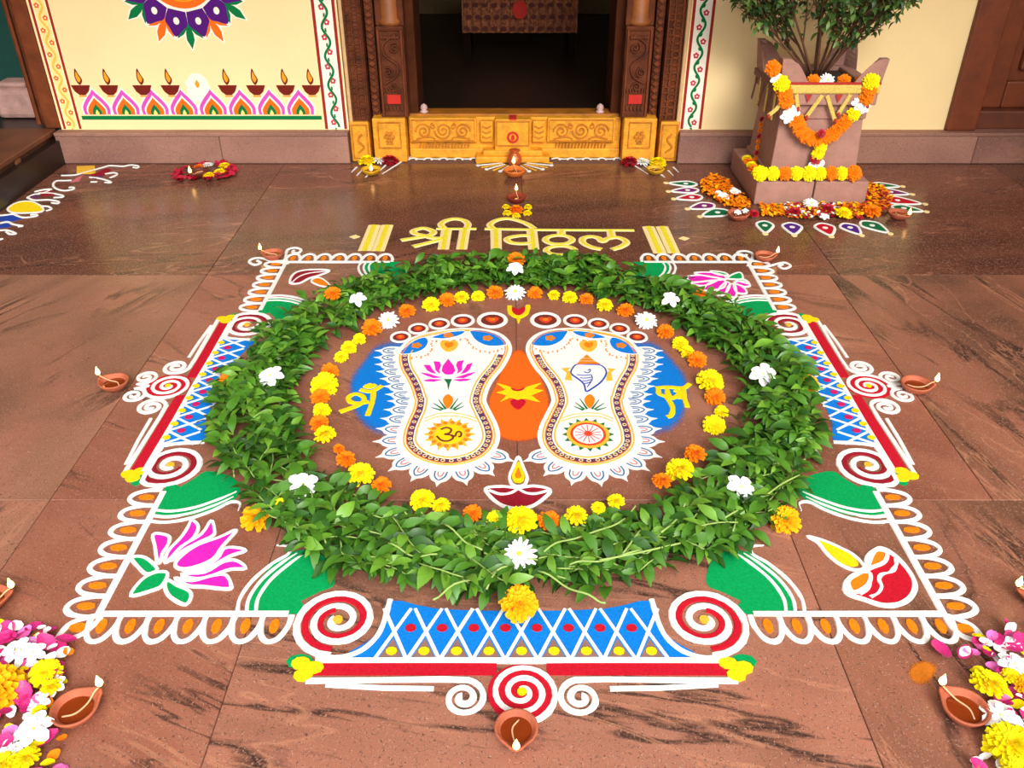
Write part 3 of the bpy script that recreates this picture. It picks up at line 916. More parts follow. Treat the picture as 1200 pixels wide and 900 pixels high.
    # blue lattice
    area('blue_ground', SP(k, cr([(-.315, .96), (-.33, 1.06), (-.40, 1.13), (-.3, 1.135), (0, 1.136), (.3, 1.135), (.40, 1.13), (.33, 1.06), (.315, .96), (.2, .985), (0, .992), (-.2, .985)], 3, True)[::1]), P_blue, border_t, .0008)
    ND = 9; dx = .66 / ND
    for i in range(ND):
        s0 = -.33 + dx * i
        for (a_, b_) in (((s0, 1.136), (s0 + dx * .93, .985)), ((s0 + dx, 1.136), (s0 + dx * .07, .985))):
            stroke('lattice_line', SP(k, [a_, b_]), LW * .55, P_white, border_t, n=.0026)
        tri = [(s0 + dx * .13, 1.132), (s0 + dx * .5, 1.075), (s0 + dx * .87, 1.132)]
        area('bare_stone_gap', SP(k, tri), mat('powder_taupe', (140, 104, 90), .9), border_t, .0011)
        MB().disc(side_pt(k, s0 + dx * .5, 1.112), .0125, .011, .0032, k=9).build('yellow_dot', P_yellow, border_t)
        if i < ND - 1:
            MB().disc(side_pt(k, s0 + dx, 1.045), .0125, .011, .0032, k=9).build('red_dot', P_red if k == 0 else P_rose if False else powder('powder_magenta', (206, 30, 96)), border_t)
# corner scallop leaves at the near corners
for px, tip in ((( 118, 722), (66, 750)), ((1108, 722), (1152, 752))):
    a = Vector(G(px)); b_ = Vector(G(tip)); d = b_ - a; n_ = Vector((-d.y, d.x))
    sg = 1 if px[0] < 600 else -1
    loop = [a, a + d * .5 + n_ * .24 * 1, b_ - d * .12 + n_ * .12, b_, a + d * .55 - n_ * .26]
    stroke('corner_scallop', cr([tuple(v) for v in loop], 5, True), LW * .86, P_white, border_t, closed=True)
    MB().fill(ellipse(tuple(a + d * .5), .022, .013, 9), .003).build('yellow_dot', P_orange, border_t)
# curls outside the far corners
c5 = crop(250, 280, 4); c7 = crop(700, 280, 4)
for pts in (c5([(350, 112), (290, 112), (235, 92), (190, 92), (168, 108), (195, 122), (222, 112), (205, 102)]), c5([(348, 118), (340, 80), (348, 52), (380, 42), (410, 50), (400, 66), (372, 64), (378, 54)]),
            c7([(705, 128), (722, 100), (728, 72), (700, 58), (664, 60), (655, 72), (680, 82), (700, 74)]), c7([(712, 130), (790, 130), (840, 118), (880, 112), (905, 128), (875, 140), (850, 128), (868, 120)])):
    stroke('white_curl', cr(g(pts), 5), LW * .8, P_white, border_t)

# ---- footprints
z1 = crop(440, 355, 7.03); z2 = crop(440, 450, 7.03); z3 = crop(605, 355, 7.03); z4 = crop(605, 450, 7.03)
foot_px = z1([(180, 400), (260, 312), (380, 258), (560, 224), (720, 210), (880, 216), (1010, 245), (1092, 300), (1125, 370), (1112, 440), (1060, 535), (990, 620), (942, 700), (915, 790)]) + \
          z2([(922, 165), (970, 262), (1010, 345), (1028, 430), (1005, 520), (930, 606), (820, 662), (700, 692), (580, 700), (450, 682), (330, 640), (240, 578), (192, 500), (198, 400), (235, 300), (275, 215), (290, 140)]) + \
          z1([(284, 800), (262, 720), (225, 640), (180, 560), (160, 470)])
MXF = 1216.0
def foot(S):
    fm = (lambda p: p) if S == 0 else (lambda p: (MXF - p[0], p[1]))
    def gm_(pts):
        r = [G(fm(p)) for p in pts]
        return r
    out = cr(gm_(foot_px), 4, True)
    if S: out = out[::-1]
    t = rang('footprint_rangoli', centroid(out), 'left white footprint drawing, pink lotus on it and yellow sun on its heel' if S == 0 else 'right white footprint drawing, conch shell on it and wheel on its heel', 'sacred footprints')
    # lace petals along outer side and heel
    N = len(out)
    # cumulative walk along the mirrored outline from the small toe side down round the heel
    if S == 0: walk = [out[(i) % N] for i in range(N)]
    wk = cr(gm_(z1([(165, 372), (150, 440)]) + z1([(172, 560), (215, 650), (250, 740), (272, 820)]) + z2([(272, 150), (240, 250), (205, 340), (175, 430), (178, 530), (235, 610), (335, 675), (470, 715), (600, 728), (730, 715), (850, 672), (950, 610), (1010, 540)])), 8)
    d = [0]
    for i in range(1, len(wk)): d.append(d[-1] + (Vector(wk[i]) - Vector(wk[i - 1])).length)
    tot = d[-1]; npet = 19
    def at(s):
        for i in range(1, len(wk)):
            if d[i] >= s:
                f_ = (s - d[i - 1]) / max(1e-9, d[i] - d[i - 1])
                a, b = Vector(wk[i - 1]), Vector(wk[i])
                return a + (b - a) * f_, (b - a).normalized()
        return Vector(wk[-1]), (Vector(wk[-1]) - Vector(wk[-2])).normalized()
    for i in range(npet):
        u_ = (i + .5) / npet; s = tot * (u_ * .86 + .14 * u_ * u_)
        p, tg = at(s)
        nr = Vector((tg.y, -tg.x)) if S == 0 else Vector((-tg.y, tg.x))
        c = Vector(centroid(out))
        if i < npet - 1: pass
        nr = nr if True else nr
        # outward = away from the foot
        test = (p - c)
        if S == 0: nr = Vector((tg.y, -tg.x))
        if nr.dot(test) < 0 and i > 8: nr = -nr
        if i <= 8: nr = Vector((-1, 0)) * (1 if S == 0 else -1) * .92 + nr * .0 + Vector((0, .05))
        nr.normalize(); tx = Vector((-nr.y, nr.x))
        w = tot / npet * .52; dep = .058 if i < 14 else .056
        def T(pts): return [tuple(p + tx * (x * w) + nr * (y * dep)) for x, y in pts]
        pet_ = cr([(-1.08, -.3), (-1.12, .3), (-.8, .66), (-.3, .84), (0, 1.2)], 3)[:-1] + cr([(0, 1.2), (.3, .84), (.8, .66), (1.12, .3), (1.08, -.3)], 3)
        lpz = MB().fill(T(pet_)[::-1] if False else T(pet_), .0016).build('lace_petal', P_white, t)
        MB().ribbon(T(cr([(-.62, .0), (-.52, .4), (0, .68), (.52, .4), (.62, .0)], 4)), .0052, .0026, taper=0).build('blue_arc', P_lblue, lpz)
        MB().ribbon(T(cr([(-.3, .05), (-.22, .3), (0, .4), (.22, .3), (.3, .05)], 3)), .004, .0026).build('rose_arc', P_rose if i > 9 else P_lblue, lpz)
    area('white_ground', out, P_white, t, .0022)
    def line(off, w, m, nm, n=.0034):
        return MB().ribbon(offset(out, off), w, n, True, 0, .1).build(nm, m, t)
    line(.016, .006, P_gold, 'gold_line')
    band = offset(out, .034)
    # brown-purple band leaves out the toe arch
    def ang_ok(p): return True
    top_y = G((500, 415))[1]
    idx = [i for i, p in enumerate(band) if p[1] < top_y]
    # longest run
    start = next(i for i in range(len(band)) if band[i][1] < top_y and band[i - 1][1] >= top_y)
    run = []
    i = start
    while band[i % len(band)][1] < top_y and len(run) < len(band):
        run.append(band[i % len(band)]); i += 1
    MB().ribbon(run, .023, .0030, False, 0, .1).build('patterned_band', P_purple, t)
    inner = []
    dd = 0; prev = None; kq = 0
    acc = 0
    for a, b in zip(run, run[1:]):
        seg = (Vector(b) - Vector(a)).length; acc += seg
        if acc > .0175:
            acc = 0; c = ((a[0] + b[0]) / 2, (a[1] + b[1]) / 2)
            MB().ribbon(ellipse(c, .0058, .0058, 7), .0034, .0040, True).build('band_ring', P_cream, t)
    # gold/amber edges beside the band
    MB().ribbon([p for p in offset(out, .0235)], .004, .0036, True).build('amber_line', P_orange, t)
    ii = offset(out, .051)
    run2 = [p for p in (ii[(start + q) % len(ii)] for q in range(len(run) + 2))]
    MB().ribbon(run2, .006, .0034).build('gold_line', P_gold, t)
    # blue caps under the toes
    caps = [z1([(200, 425), (262, 358), (340, 308), (408, 290), (435, 325), (405, 382), (318, 420)]), z1([(465, 288), (600, 247), (735, 238), (700, 272), (590, 300), (510, 300)]), z1([(785, 234), (900, 232), (1010, 270), (1078, 330), (1062, 356), (930, 362), (835, 322), (795, 275)])]
    for ci, cp in enumerate(caps):
        q = gm_(cp); q = cr(q, 4, True)
        o = area('blue_cap', q, P_blue, t, .0034)
        MB().ribbon(q, .004, .0042, True).build('cap_edge', P_white, o)
        c = centroid(q); b = MB()
        for a in range(5): b.disc((c[0] + .011 * math.cos(a * 1.256), c[1] + .011 * math.sin(a * 1.256)), .008, .009, .0042 + a * .0001, k=7)
        b.build('orange_blossom', P_orange, o)
    # dotted amber lines under the caps
    for arc in (z1([(300, 455), (410, 440), (465, 385), (470, 320), (600, 320), (740, 300), (770, 330), (830, 385), (940, 410), (1040, 385)]),):
        q = cr(gm_(arc), 6)
        for off_ in (0, .009):
            for i in range(0, len(q), 2):
                MB().disc((q[i][0], q[i][1] - off_), .0032, .0036, .0034, k=6).build('amber_dot', P_orange, t) if i % 4 == 0 or off_ == 0 else None
    # toe heart
    q = cr(gm_(z1([(600, 410), (545, 375), (535, 330), (570, 312), (605, 325), (640, 312), (680, 335), (665, 380)])), 4, True)
    hb = area('gold_heart', q, P_gold, t, .0034); MB().fill(scale_pts(q, .5), .0042).build('orange_heart', P_orange, hb)
    # toes
    for (zx, zy), r in zip(((962, 142), (718, 147), (525, 174), (352, 214), (207, 283)), (.058, .045, .040, .038, .0385)):
        c = G(fm((440 + zx / 7.03, 355 + zy / 7.03)))
        o = MB().ribbon(ellipse(c, r * .86, r * .92, 26), r * .28, .0034, True).build('toe_ring', P_white, t)
        MB().disc(c, r * .70, r * .75, .0012, k=18).build('toe_ground', P_brown, o)
        if r > .05: MB().fill(cr([(c[0], c[1] - r * .4), (c[0] + r * .42, c[1] + .002), (c[0] + r * .25, c[1] + r * .34), (c[0], c[1] + r * .2), (c[0] - r * .25, c[1] + r * .34), (c[0] - r * .42, c[1] + .002)], 3, True), .003).build('toe_heart', P_ored, o)
        else: MB().disc(c, r * .42, r * .42, .003, k=9).build('toe_flower', P_ored, o)
        MB().disc(c, r * .2, r * .2, .0042, k=7).build('toe_centre', P_orange, o)
    # bud and leaf fan above the heel, curved gold lines
    q = gm_(z2([(597, 208), (560, 160), (560, 120), (597, 92), (636, 120), (636, 160)])); area('amber_bud', cr(q, 4, True), P_orange, t, .0036)
    for a, b in (((580, 212), (520, 135)), ((560, 215), (480, 165)), ((545, 222), (460, 200)), ((618, 212), (680, 125)), ((640, 215), (715, 158)), ((650, 222), (728, 188))):
        stroke('leaf_blade', gm_(z2([a, b])), .009, P_dgreen, t, n=.0034, taper=1)
    for dy in (0, 24):
        stroke('gold_arch', cr(gm_(z2([(405, 290 + dy), (500, 255 + dy), (600, 245 + dy), (720, 255 + dy), (835, 290 + dy)])), 5), .004, P_gold, t, n=.0034)
    return t, gm_, fm
def zz(conv): return conv
# ---------- left foot
tL, gL, fL = foot(0)
for pts, m_ in ((z1([(600, 468), (555, 525), (545, 565), (570, 592), (600, 597), (635, 592), (657, 565), (645, 525)]), P_pink),
                (z1([(480, 488), (530, 492), (540, 520), (525, 560), (530, 590), (495, 560), (490, 525)]), P_pink), (z1([(728, 480), (675, 490), (665, 520), (680, 560), (672, 590), (712, 560), (712, 520)]), P_pink),
                (z1([(398, 518), (450, 520), (470, 555), (500, 590), (460, 580), (425, 560)]), P_pink), (z1([(800, 500), (755, 515), (735, 550), (705, 590), (745, 580), (775, 555)]), P_pink),
                (z1([(372, 582), (430, 588), (480, 605), (540, 620), (480, 625), (420, 605)]), P_pink), (z1([(825, 575), (760, 590), (715, 605), (660, 622), (725, 625), (785, 600)]), P_pink),
                (z1([(398, 645), (450, 634), (545, 640), (480, 655), (420, 652)]), P_pink), (z1([(785, 634), (730, 632), (640, 640), (700, 652), (760, 645)]), P_pink),
                (z1([(565, 635), (630, 635), (615, 665), (600, 725), (590, 665)]), P_dgreen)):
    area('lotus_petal' if m_ is P_pink else 'green_stalk', gL(pts), m_, tL, .0038)
c = G((440 + 610 / 7.03, 450 + 420 / 7.03))
b = MB()
ry = 1.1
star = []
for i in range(32):
    r = .078 if i % 2 == 0 else .054
    star.append((c[0] + r * math.sin(i * PI / 16), c[1] + r * ry * math.cos(i * PI / 16)))
o = area('heel_sun', star[::-1], P_gold, tL, .0032)
for i in range(16):
    a = i * PI / 8 + .1; MB().disc((c[0] + .056 * math.sin(a), c[1] + .06 * math.cos(a)), .0075, .0085, .0040, k=7).build('sun_ray', P_orange, o)
MB().disc(c, .044, .048, .0042, k=20).build('sun_disc', P_yellow, o)
for pts in ([(540, 385), (585, 370), (625, 385), (610, 415), (572, 425), (620, 432), (640, 455), (600, 480), (545, 475), (505, 440)], [(625, 430), (655, 440), (668, 412), (690, 402), (708, 418), (700, 442), (682, 445)]):
    MB().ribbon(cr(gL(z2(pts)), 5), .0078, .0056).build('om_stroke', P_brown, o)
# ---------- right foot
tR, gR, fR = foot(1)
def g0(pts): return [G(p) for p in pts]
shell = cr(g0(z3([(500, 515), (465, 545), (450, 580), (470, 605), (520, 640), (560, 680), (575, 735), (620, 715), (690, 665), (735, 605), (735, 555), (690, 520), (600, 515)])), 4, True)
o = area('conch_shell', shell, P_white, tR, .0034); MB().ribbon(shell, .006, .0046, True).build('blue_outline', P_dblue, o)
for pts in ([(500, 600), (560, 605), (620, 600)], [(525, 625), (570, 628), (622, 620)], [(545, 650), (580, 650), (620, 640)], [(562, 672), (590, 668), (612, 658)], [(560, 575), (585, 585), (610, 570), (605, 555), (590, 565)], [(620, 600), (625, 640), (585, 700)]):
    MB().ribbon(cr(g0(z3(pts)), 4), .004, .0048).build('blue_line', P_dblue, o)
for pts in ([(580, 435), (550, 460), (612, 460)], [(540, 468), (620, 468), (640, 482), (522, 482)], [(520, 490), (650, 490), (690, 512), (495, 515)]):
    MB().fill(g0(z3(pts)), .005).build('gold_cap', P_orange, o)
for pts in ([(370, 545), (450, 540), (420, 565), (450, 570), (460, 645), (400, 640), (415, 580)], [(820, 550), (750, 545), (770, 570), (748, 575), (740, 650), (795, 645), (780, 580)]):
    area('gold_tassel', g0(z3(pts)), P_gold, tR, .0034)
c = G((605 + 592 / 7.03, 450 + 420 / 7.03))
star = []
for i in range(32):
    r = .078 if i % 2 == 0 else .058
    star.append((c[0] + r * math.sin(i * PI / 16), c[1] + r * 1.1 * math.cos(i * PI / 16)))
o = area('heel_wheel', star[::-1], P_dgreen, tR, .0028)
MB().disc(c, .064, .070, .0034, k=24).build('wheel_ring', P_gold, o)
MB().disc(c, .053, .058, .0040, k=24).build('wheel_ring', P_ored, o)
MB().disc(c, .045, .049, .0046, k=24).build('wheel_ring', P_white, o)
for i in range(14):
    a = i * 2 * PI / 14; MB().ribbon([(c[0] + .012 * math.sin(a), c[1] + .013 * math.cos(a)), (c[0] + .04 * math.sin(a), c[1] + .044 * math.cos(a))], .0038, .0056).build('wheel_spoke', P_rose, o)
MB().disc(c, .012, .013, .006, k=10).build('wheel_hub', P_ored, o)

# ---- powder patches and syllables beside the feet
t = rang('syllable_rangoli', G((430, 465)), 'yellow powder syllable on a blue patch, left of the left footprint', 'syllables on blue patches')
soft_patch('blue_patch', cr(g([(420, 420), (440, 398), (470, 392), (500, 400), (505, 470), (490, 520), (455, 522), (425, 510), (405, 480), (404, 445)]), 4, True), SP_blue, t, fade=.62)
c5f = lambda pts: g(crop(250, 280, 4)(pts))
for pts in ([(592, 812), (640, 795), (680, 780), (705, 760), (700, 738), (665, 728), (635, 742), (640, 762), (675, 772), (730, 765)], [(752, 712), (745, 765), (722, 830)], [(688, 708), (740, 716), (790, 690)], [(708, 690), (735, 697), (760, 684)]):
    stroke('yellow_stroke', cr(c5f(pts), 5), .0185, P_yellow, t, n=.0032)
MB().disc(c5f([(733, 688)])[0], .01, .01, .0034).build('yellow_dot', P_yellow, t)
t = rang('syllable_rangoli', G((790, 465)), 'yellow powder syllable on a blue patch, right of the right footprint', 'syllables on blue patches')
soft_patch('blue_patch', cr(g([(795, 420), (770, 396), (740, 392), (715, 405), (712, 470), (725, 520), (765, 520), (798, 508), (812, 480), (812, 445)]), 4, True), SP_blue, t, fade=.62)
c7f = lambda pts: g(crop(700, 280, 4)(pts))
for pts in ([(272, 700), (330, 696), (400, 700), (432, 680)], [(285, 705), (290, 728), (325, 745), (352, 790), (345, 828), (326, 836)], [(325, 700), (332, 730), (352, 748), (385, 722), (362, 710)], [(385, 722), (388, 752)], [(402, 702), (408, 745), (422, 790)]):
    stroke('yellow_stroke', cr(c7f(pts), 5), .0185, P_yellow, t, n=.0032)
t = rang('orange_patch_rangoli', G((608, 460)), 'orange powder patch with yellow streaks and red heart between the two footprints')
soft_patch('orange_patch', cr(g([(608, 405), (628, 425), (640, 450), (646, 470), (644, 495), (636, 515), (608, 522), (582, 515), (572, 495), (570, 470), (578, 450), (590, 425)]), 4, True), SP_orange, t, fade=.82)
c6f = lambda pts: g(crop(450, 280, 4)(pts))
area('yellow_streaks', cr(c6f([(530, 680), (600, 700), (625, 715), (660, 700), (735, 678), (700, 705), (745, 712), (690, 735), (730, 765), (660, 750), (625, 755), (590, 745), (545, 765), (575, 735), (530, 722), (570, 710)]), 2, True), P_yellow, t, .003)
area('red_arc', cr(c6f([(595, 700), (628, 712), (662, 698), (650, 712), (625, 718), (602, 712)]), 3, True), P_red, t, .0038)
area('red_heart', cr(c6f([(628, 802), (598, 780), (595, 762), (612, 755), (628, 762), (645, 754), (664, 764), (655, 782)]), 3, True), P_red, t, .0038)
t = rang('trident_rangoli', G((607, 366)), 'small yellow and red powder trident emblem between the big toes')
area('red_cup', cr(c6f([(600, 322), (630, 330), (660, 320), (655, 352), (630, 362), (605, 352)]), 3, True), P_red, t, .0022)
stroke('yellow_prong', cr(c6f([(588, 315), (592, 345), (612, 362), (630, 366), (648, 362), (668, 345), (675, 312)]), 4), .02, P_yellow, t, n=.0034)
stroke('yellow_prong', c6f([(630, 366), (630, 395)]), .022, P_yellow, t, n=.0034, taper=1)

# ---- drawn lamp at the heel
t = rang('diya_rangoli', G((607, 580)), 'powder-drawn maroon oil lamp with yellow flame just below the two heels')
cz3 = lambda pts: g(crop(450, 480, 4)(pts))
bw = cr(cz3([(478, 372), (550, 362), (628, 368), (705, 360), (778, 378), (745, 420), (690, 455), (630, 465), (565, 455), (510, 420)]), 5, True)
area('bowl_fill', scale_pts(bw, .93), P_maroon, t, .0014)
stroke('white_outline', bw, LW * .75, P_white, t, closed=True)
for q in ([(492, 380), (545, 398), (595, 392), (628, 372)], [(768, 382), (710, 396), (665, 392), (628, 372)]): stroke('white_line', cr(cz3(q), 4), LW * .65, P_white, t)
fl = cr(cz3([(630, 222), (605, 270), (588, 315), (600, 350), (630, 360), (660, 350), (670, 315), (652, 270)]), 4, True)
area('flame_fill', scale_pts(fl, .72), P_yellow, t, .0022); area('flame_heart', scale_pts(fl, .36), P_orange, t, .003)
stroke('white_outline', fl, LW * .6, P_white, t, closed=True)

# ---- two lotuses
def lotus(label, conv, petals, leaves, grp):
    allp = [q for p in petals for q in conv(p)]
    t = rang('lotus_rangoli', centroid(allp), label, grp)
    for nm, ps, m_ in (('lotus_petal', petals, P_pink), ('lotus_leaf', leaves, P_green)):
        for p in ps:
            q = cr(conv(p), 4, True)
            o = area(nm, q, m_, t, .0016)
            MB().ribbon(q, LW * .62, .0032, True, 0, .2).build('white_outline', P_white, o)
l1 = lambda pts: g(crop(0, 480, 4)(pts))
lotus('large pink powder lotus with green leaves in the near left corner of the square', l1,
      [[(822, 728), (850, 690), (930, 635), (1030, 600), (1108, 566), (1045, 640), (1000, 700), (920, 738), (850, 748)],
       [(775, 715), (790, 665), (850, 600), (880, 555), (900, 520), (930, 550), (905, 605), (845, 650), (795, 705)],
       [(738, 715), (728, 645), (718, 588), (760, 585), (795, 600), (785, 640), (762, 675), (752, 712)],
       [(800, 712), (850, 645), (945, 585), (990, 522), (1005, 560), (998, 592), (930, 625), (850, 668)],
       [(860, 752), (950, 745), (1020, 700), (1050, 655), (1100, 648), (1152, 662), (1085, 685), (1030, 715), (960, 752)],
       [(850, 772), (960, 765), (1050, 715), (1110, 710), (1152, 745), (1080, 750), (1000, 778), (920, 795)],
       [(820, 790), (900, 805), (1000, 780), (1060, 778), (1085, 830), (1060, 842), (960, 832), (880, 826)]],
      [[(618, 695), (680, 695), (738, 748), (690, 772), (650, 740)], [(615, 872), (665, 800), (730, 765), (785, 768), (762, 825), (710, 850)], [(785, 800), (830, 825), (895, 860), (872, 915), (800, 880), (775, 835)]], 'pink lotuses')
lotus('pink powder lotus with green leaves in the far right corner of the square', c7f,
      [[(420, 180), (480, 172), (555, 182), (590, 192), (530, 198), (450, 205)], [(455, 160), (530, 158), (590, 172), (600, 190), (540, 182), (490, 172)], [(440, 208), (500, 200), (560, 195), (520, 215), (480, 220)],
       [(495, 240), (530, 205), (580, 192), (602, 205), (590, 230), (545, 240)], [(560, 250), (600, 205), (622, 215), (605, 250), (575, 268)], [(605, 258), (620, 215), (645, 220), (652, 258), (640, 275)], [(650, 250), (640, 215), (672, 222), (698, 245), (690, 258)], [(672, 220), (640, 205), (690, 200), (715, 218), (695, 226)]],
      [[(530, 152), (590, 158), (612, 172), (560, 168)], [(610, 185), (640, 165), (672, 160), (680, 188), (640, 190)], [(650, 195), (690, 192), (712, 212), (680, 205)]], 'pink lotuses')
# ---- two drawn lamps in the corners
t = rang('diya_rangoli', G((1005, 680)), 'large red powder-drawn oil lamp in the near right corner of the square')
cb = lambda pts: g(crop(900, 480, 4)(pts))
body = cr(cb([(535, 652), (600, 690), (665, 765), (688, 825), (668, 878), (615, 912), (540, 918), (455, 892), (368, 858), (372, 805), (430, 765), (465, 745), (465, 695), (500, 662)]), 4, True)
area('bowl_fill', scale_pts(body, .92), P_red, t, .0012)
stroke('white_outline', body, LW * .9, P_white, t, closed=True)
for q in ([(500, 665), (555, 672), (545, 715), (490, 740), (468, 742)], [(375, 800), (430, 765), (478, 772), (465, 825), (400, 858)]):
    e = cr(cb(q), 4, True); o = area('lamp_rim', e, P_orange, t, .0022); MB().ribbon(e, LW * .75, .0036, True).build('white_outline', P_white, o)
stroke('zigzag_line', cr(cb([(598, 700), (600, 730), (575, 762), (530, 775), (520, 800), (532, 830), (515, 862), (480, 880)]), 3), LW * .75, P_white, t, wob=.9)
stroke('rim_line', cr(cb([(468, 742), (478, 790), (470, 840), (430, 868)]), 3), LW * .5, P_white, t)
fl = cr(cb([(185, 596), (250, 612), (340, 650), (410, 690), (450, 742), (400, 752), (330, 722), (272, 672), (235, 625)]), 4, True)
area('flame_fill', scale_pts(fl, .8), P_yellow, t, .0022); stroke('white_outline', fl, LW * .62, P_white, t, closed=True)
t = rang('diya_rangoli', G((363, 325)), 'small maroon powder-drawn oil lamp in the far left corner of the square')
body = cr(c5f([(362, 208), (365, 180), (395, 155), (460, 145), (545, 148), (500, 170), (450, 185), (405, 208)]), 4, True)
area('bowl_fill', scale_pts(body, .9), P_maroon, t, .0014); stroke('white_outline', body, LW * .65, P_white, t, closed=True)
stroke('white_line', cr(c5f([(370, 205), (400, 180), (450, 162), (540, 152)]), 3), LW * .4, P_white, t)
fl = cr(c5f([(460, 200), (480, 182), (515, 190), (550, 225), (500, 220)]), 4, True)
area('flame_fill', scale_pts(fl, .8), P_orange, t, .002); stroke('white_outline', fl, LW * .5, P_white, t, closed=True)

# ---- lettering
t = rang('lettering_rangoli', G((605, 280)), 'yellow lettering edged in cream between paired bars, on the floor behind the wreath')
q5 = crop(400, 245, 5.714); q6 = crop(600, 245, 5.714)
LT = [(q5([(222, 108), (155, 280)]), 1.25), (q5([(308, 108), (245, 282)]), 1.25),
      (q5(cr([(398, 210), (470, 198), (545, 185), (605, 170), (612, 148), (550, 128), (485, 145), (495, 165), (560, 180), (620, 195), (690, 195)], 4)), .8),
      (q5(cr([(480, 252), (560, 232), (640, 212), (690, 200)], 3)), .8), (q5([(635, 133), (905, 133)]), .55), (q5([(705, 138), (682, 270)]), 1.1), (q5([(828, 135), (805, 270)]), 1.1),
      (q5(cr([(685, 128), (668, 102), (700, 78), (760, 66), (820, 76), (848, 102), (838, 133)], 5)), .8),
      (q5([(960, 133)]) + q6([(200, 140), (818, 143)]), .62), (q5([(1035, 138), (1037, 272)]), 1.1),
      (q5(cr([(1018, 132), (995, 105), (1040, 75), (1110, 64), (1180, 76), (1245, 100), (1290, 130)], 5)), .75),
      (q6(cr([(130, 178), (60, 178), (-15, 190), (-35, 205), (-5, 225), (60, 232), (130, 228)], 5)), .75), (q6([(132, 142), (146, 270)]), 1.1),
      (q6([(330, 142), (330, 172)]), .9), (q6(ellipse((313, 206), 90, 30, 24) + [(403, 206)]), .72), (q6(ellipse((325, 277), 96, 30, 24) + [(421, 277)]), .72),
      (q6([(660, 145), (668, 188)]), .9), (q6(cr([(600, 270), (530, 255), (475, 225), (478, 195), (530, 184), (580, 195), (605, 218), (640, 198), (700, 190), (750, 205), (765, 228), (730, 252), (668, 272)], 5)), .8),
      (q6([(912, 118), (992, 296)]), 1.25), (q6([(1003, 118), (1085, 296)]), 1.25)]
for pts, w in LT:
    q = g(pts)
    o = stroke('letter_stroke', q, .045 * w, P_cream, t, n=.0022, wob=.1)
    MB().ribbon(q, .021 * w, .0034, False, 0, .1).build('yellow_core', powder('powder_lemon', (238, 220, 50)), o)
for p in q5([(90, 187)]) + q6([(1152, 198)]):
    c = G(p); MB().fill([(c[0] - .025, c[1]), (c[0], c[1] - .022), (c[0] + .025, c[1]), (c[0], c[1] + .022)], .002).build('diamond_dot', P_cream, t)

# ---- vine along the left step
t = rang('vine_rangoli', G((60, 235)), 'winding powder vine in pink, yellow and blue beside the step at the far left')
vq = lambda pts: g(crop(0, 180, 6.667)(pts))
for pts in ([(480, 172), (560, 170), (620, 160), (800, 110), (860, 95), (960, 100), (1020, 90), (1080, 98), (1075, 112), (1040, 108)], [(560, 210), (500, 212), (440, 215), (415, 245), (440, 275), (500, 290), (570, 280), (575, 265), (540, 265)],
            [(270, 300), (330, 285), (400, 280), (350, 305), (300, 310)], [(215, 345), (270, 320), (380, 310), (480, 325), (490, 340), (420, 345)], [(215, 345), (270, 365), (380, 362), (455, 375), (450, 390), (405, 385)],
            [(320, 410), (380, 415), (400, 435), (360, 448)], [(110, 475), (180, 500), (280, 490), (285, 478), (240, 478)], [(0, 545), (60, 535), (110, 555), (175, 565), (140, 572)], [(0, 600), (60, 600), (125, 625), (80, 630), (50, 612)], [(-20, 680), (20, 665)],
            [(0, 485), (70, 478), (120, 470)], [(700, 185), (780, 195), (850, 215), (865, 228), (820, 225)], [(820, 160), (890, 150), (915, 165), (860, 190)], [(710, 222), (760, 222)]):
    stroke('white_curl', cr(vq(pts), 4), .0125, P_white, t)
for pts, m_ in (([(600, 100), (740, 95), (748, 160), (600, 158)], P_gold), ([(550, 225), (600, 190), (650, 170), (620, 215)], P_rose), ([(690, 170), (760, 150), (830, 115), (870, 130), (790, 185)], P_maroon), ([(700, 178), (800, 172), (810, 195), (730, 195)], P_purple),
                ([(220, 340), (280, 322), (320, 335), (290, 355)], P_purple), ([(300, 300), (400, 285), (430, 325), (330, 335)], P_maroon), ([(60, 435), (110, 395), (180, 375), (260, 380), (330, 420), (325, 455), (200, 465), (100, 462)], P_yellow), ([(0, 495), (90, 482), (175, 510), (100, 530), (0, 525)], P_dblue), ([(-10, 560), (60, 545), (90, 570), (0, 582)], P_dblue)):
    area('colour_fill', vq(pts), m_, t, .0016)
stroke('white_outline', cr(vq([(60, 435), (110, 395), (180, 375), (260, 380), (330, 420), (325, 455), (200, 465), (100, 462)]), 3, True), .011, P_white, t, closed=True)
# ---- thin vine before the threshold
for S, lab in ((0, 'left'), (1, 'right')):
    f = (lambda x: x) if S == 0 else (lambda x: 1207 - x)
    t = rang('vine_rangoli', G((f(520), 187)), 'thin white powder vine along the threshold, %s of the copper pot' % lab, 'threshold vines')
    for k in range(2):
        pts = [G((f(467 + i * 2.35), 185.3 + 1.3 * math.sin(i * .42 + k * PI))) for i in range(41)]
        stroke('white_curl', pts, .012, P_white, t)
    for x in range(470, 560, 9): MB().disc(G((f(x), 187)), .009, .012, .003, k=6).build('white_dot', P_white, t)
    for a, b in (((470, 190), (448, 204)), ((455, 191), (440, 205)), ((418, 196), (412, 202)), ((424, 200), (418, 206)), ((432, 205), (428, 208))):
        stroke('white_dash', g([(f(a[0]), a[1]), (f(b[0]), b[1])]), .012, P_white, t, taper=1)
t = rang('fan_rangoli', G((603, 195)), 'white and gold powder rays fanning out around the lamp before the copper pot')
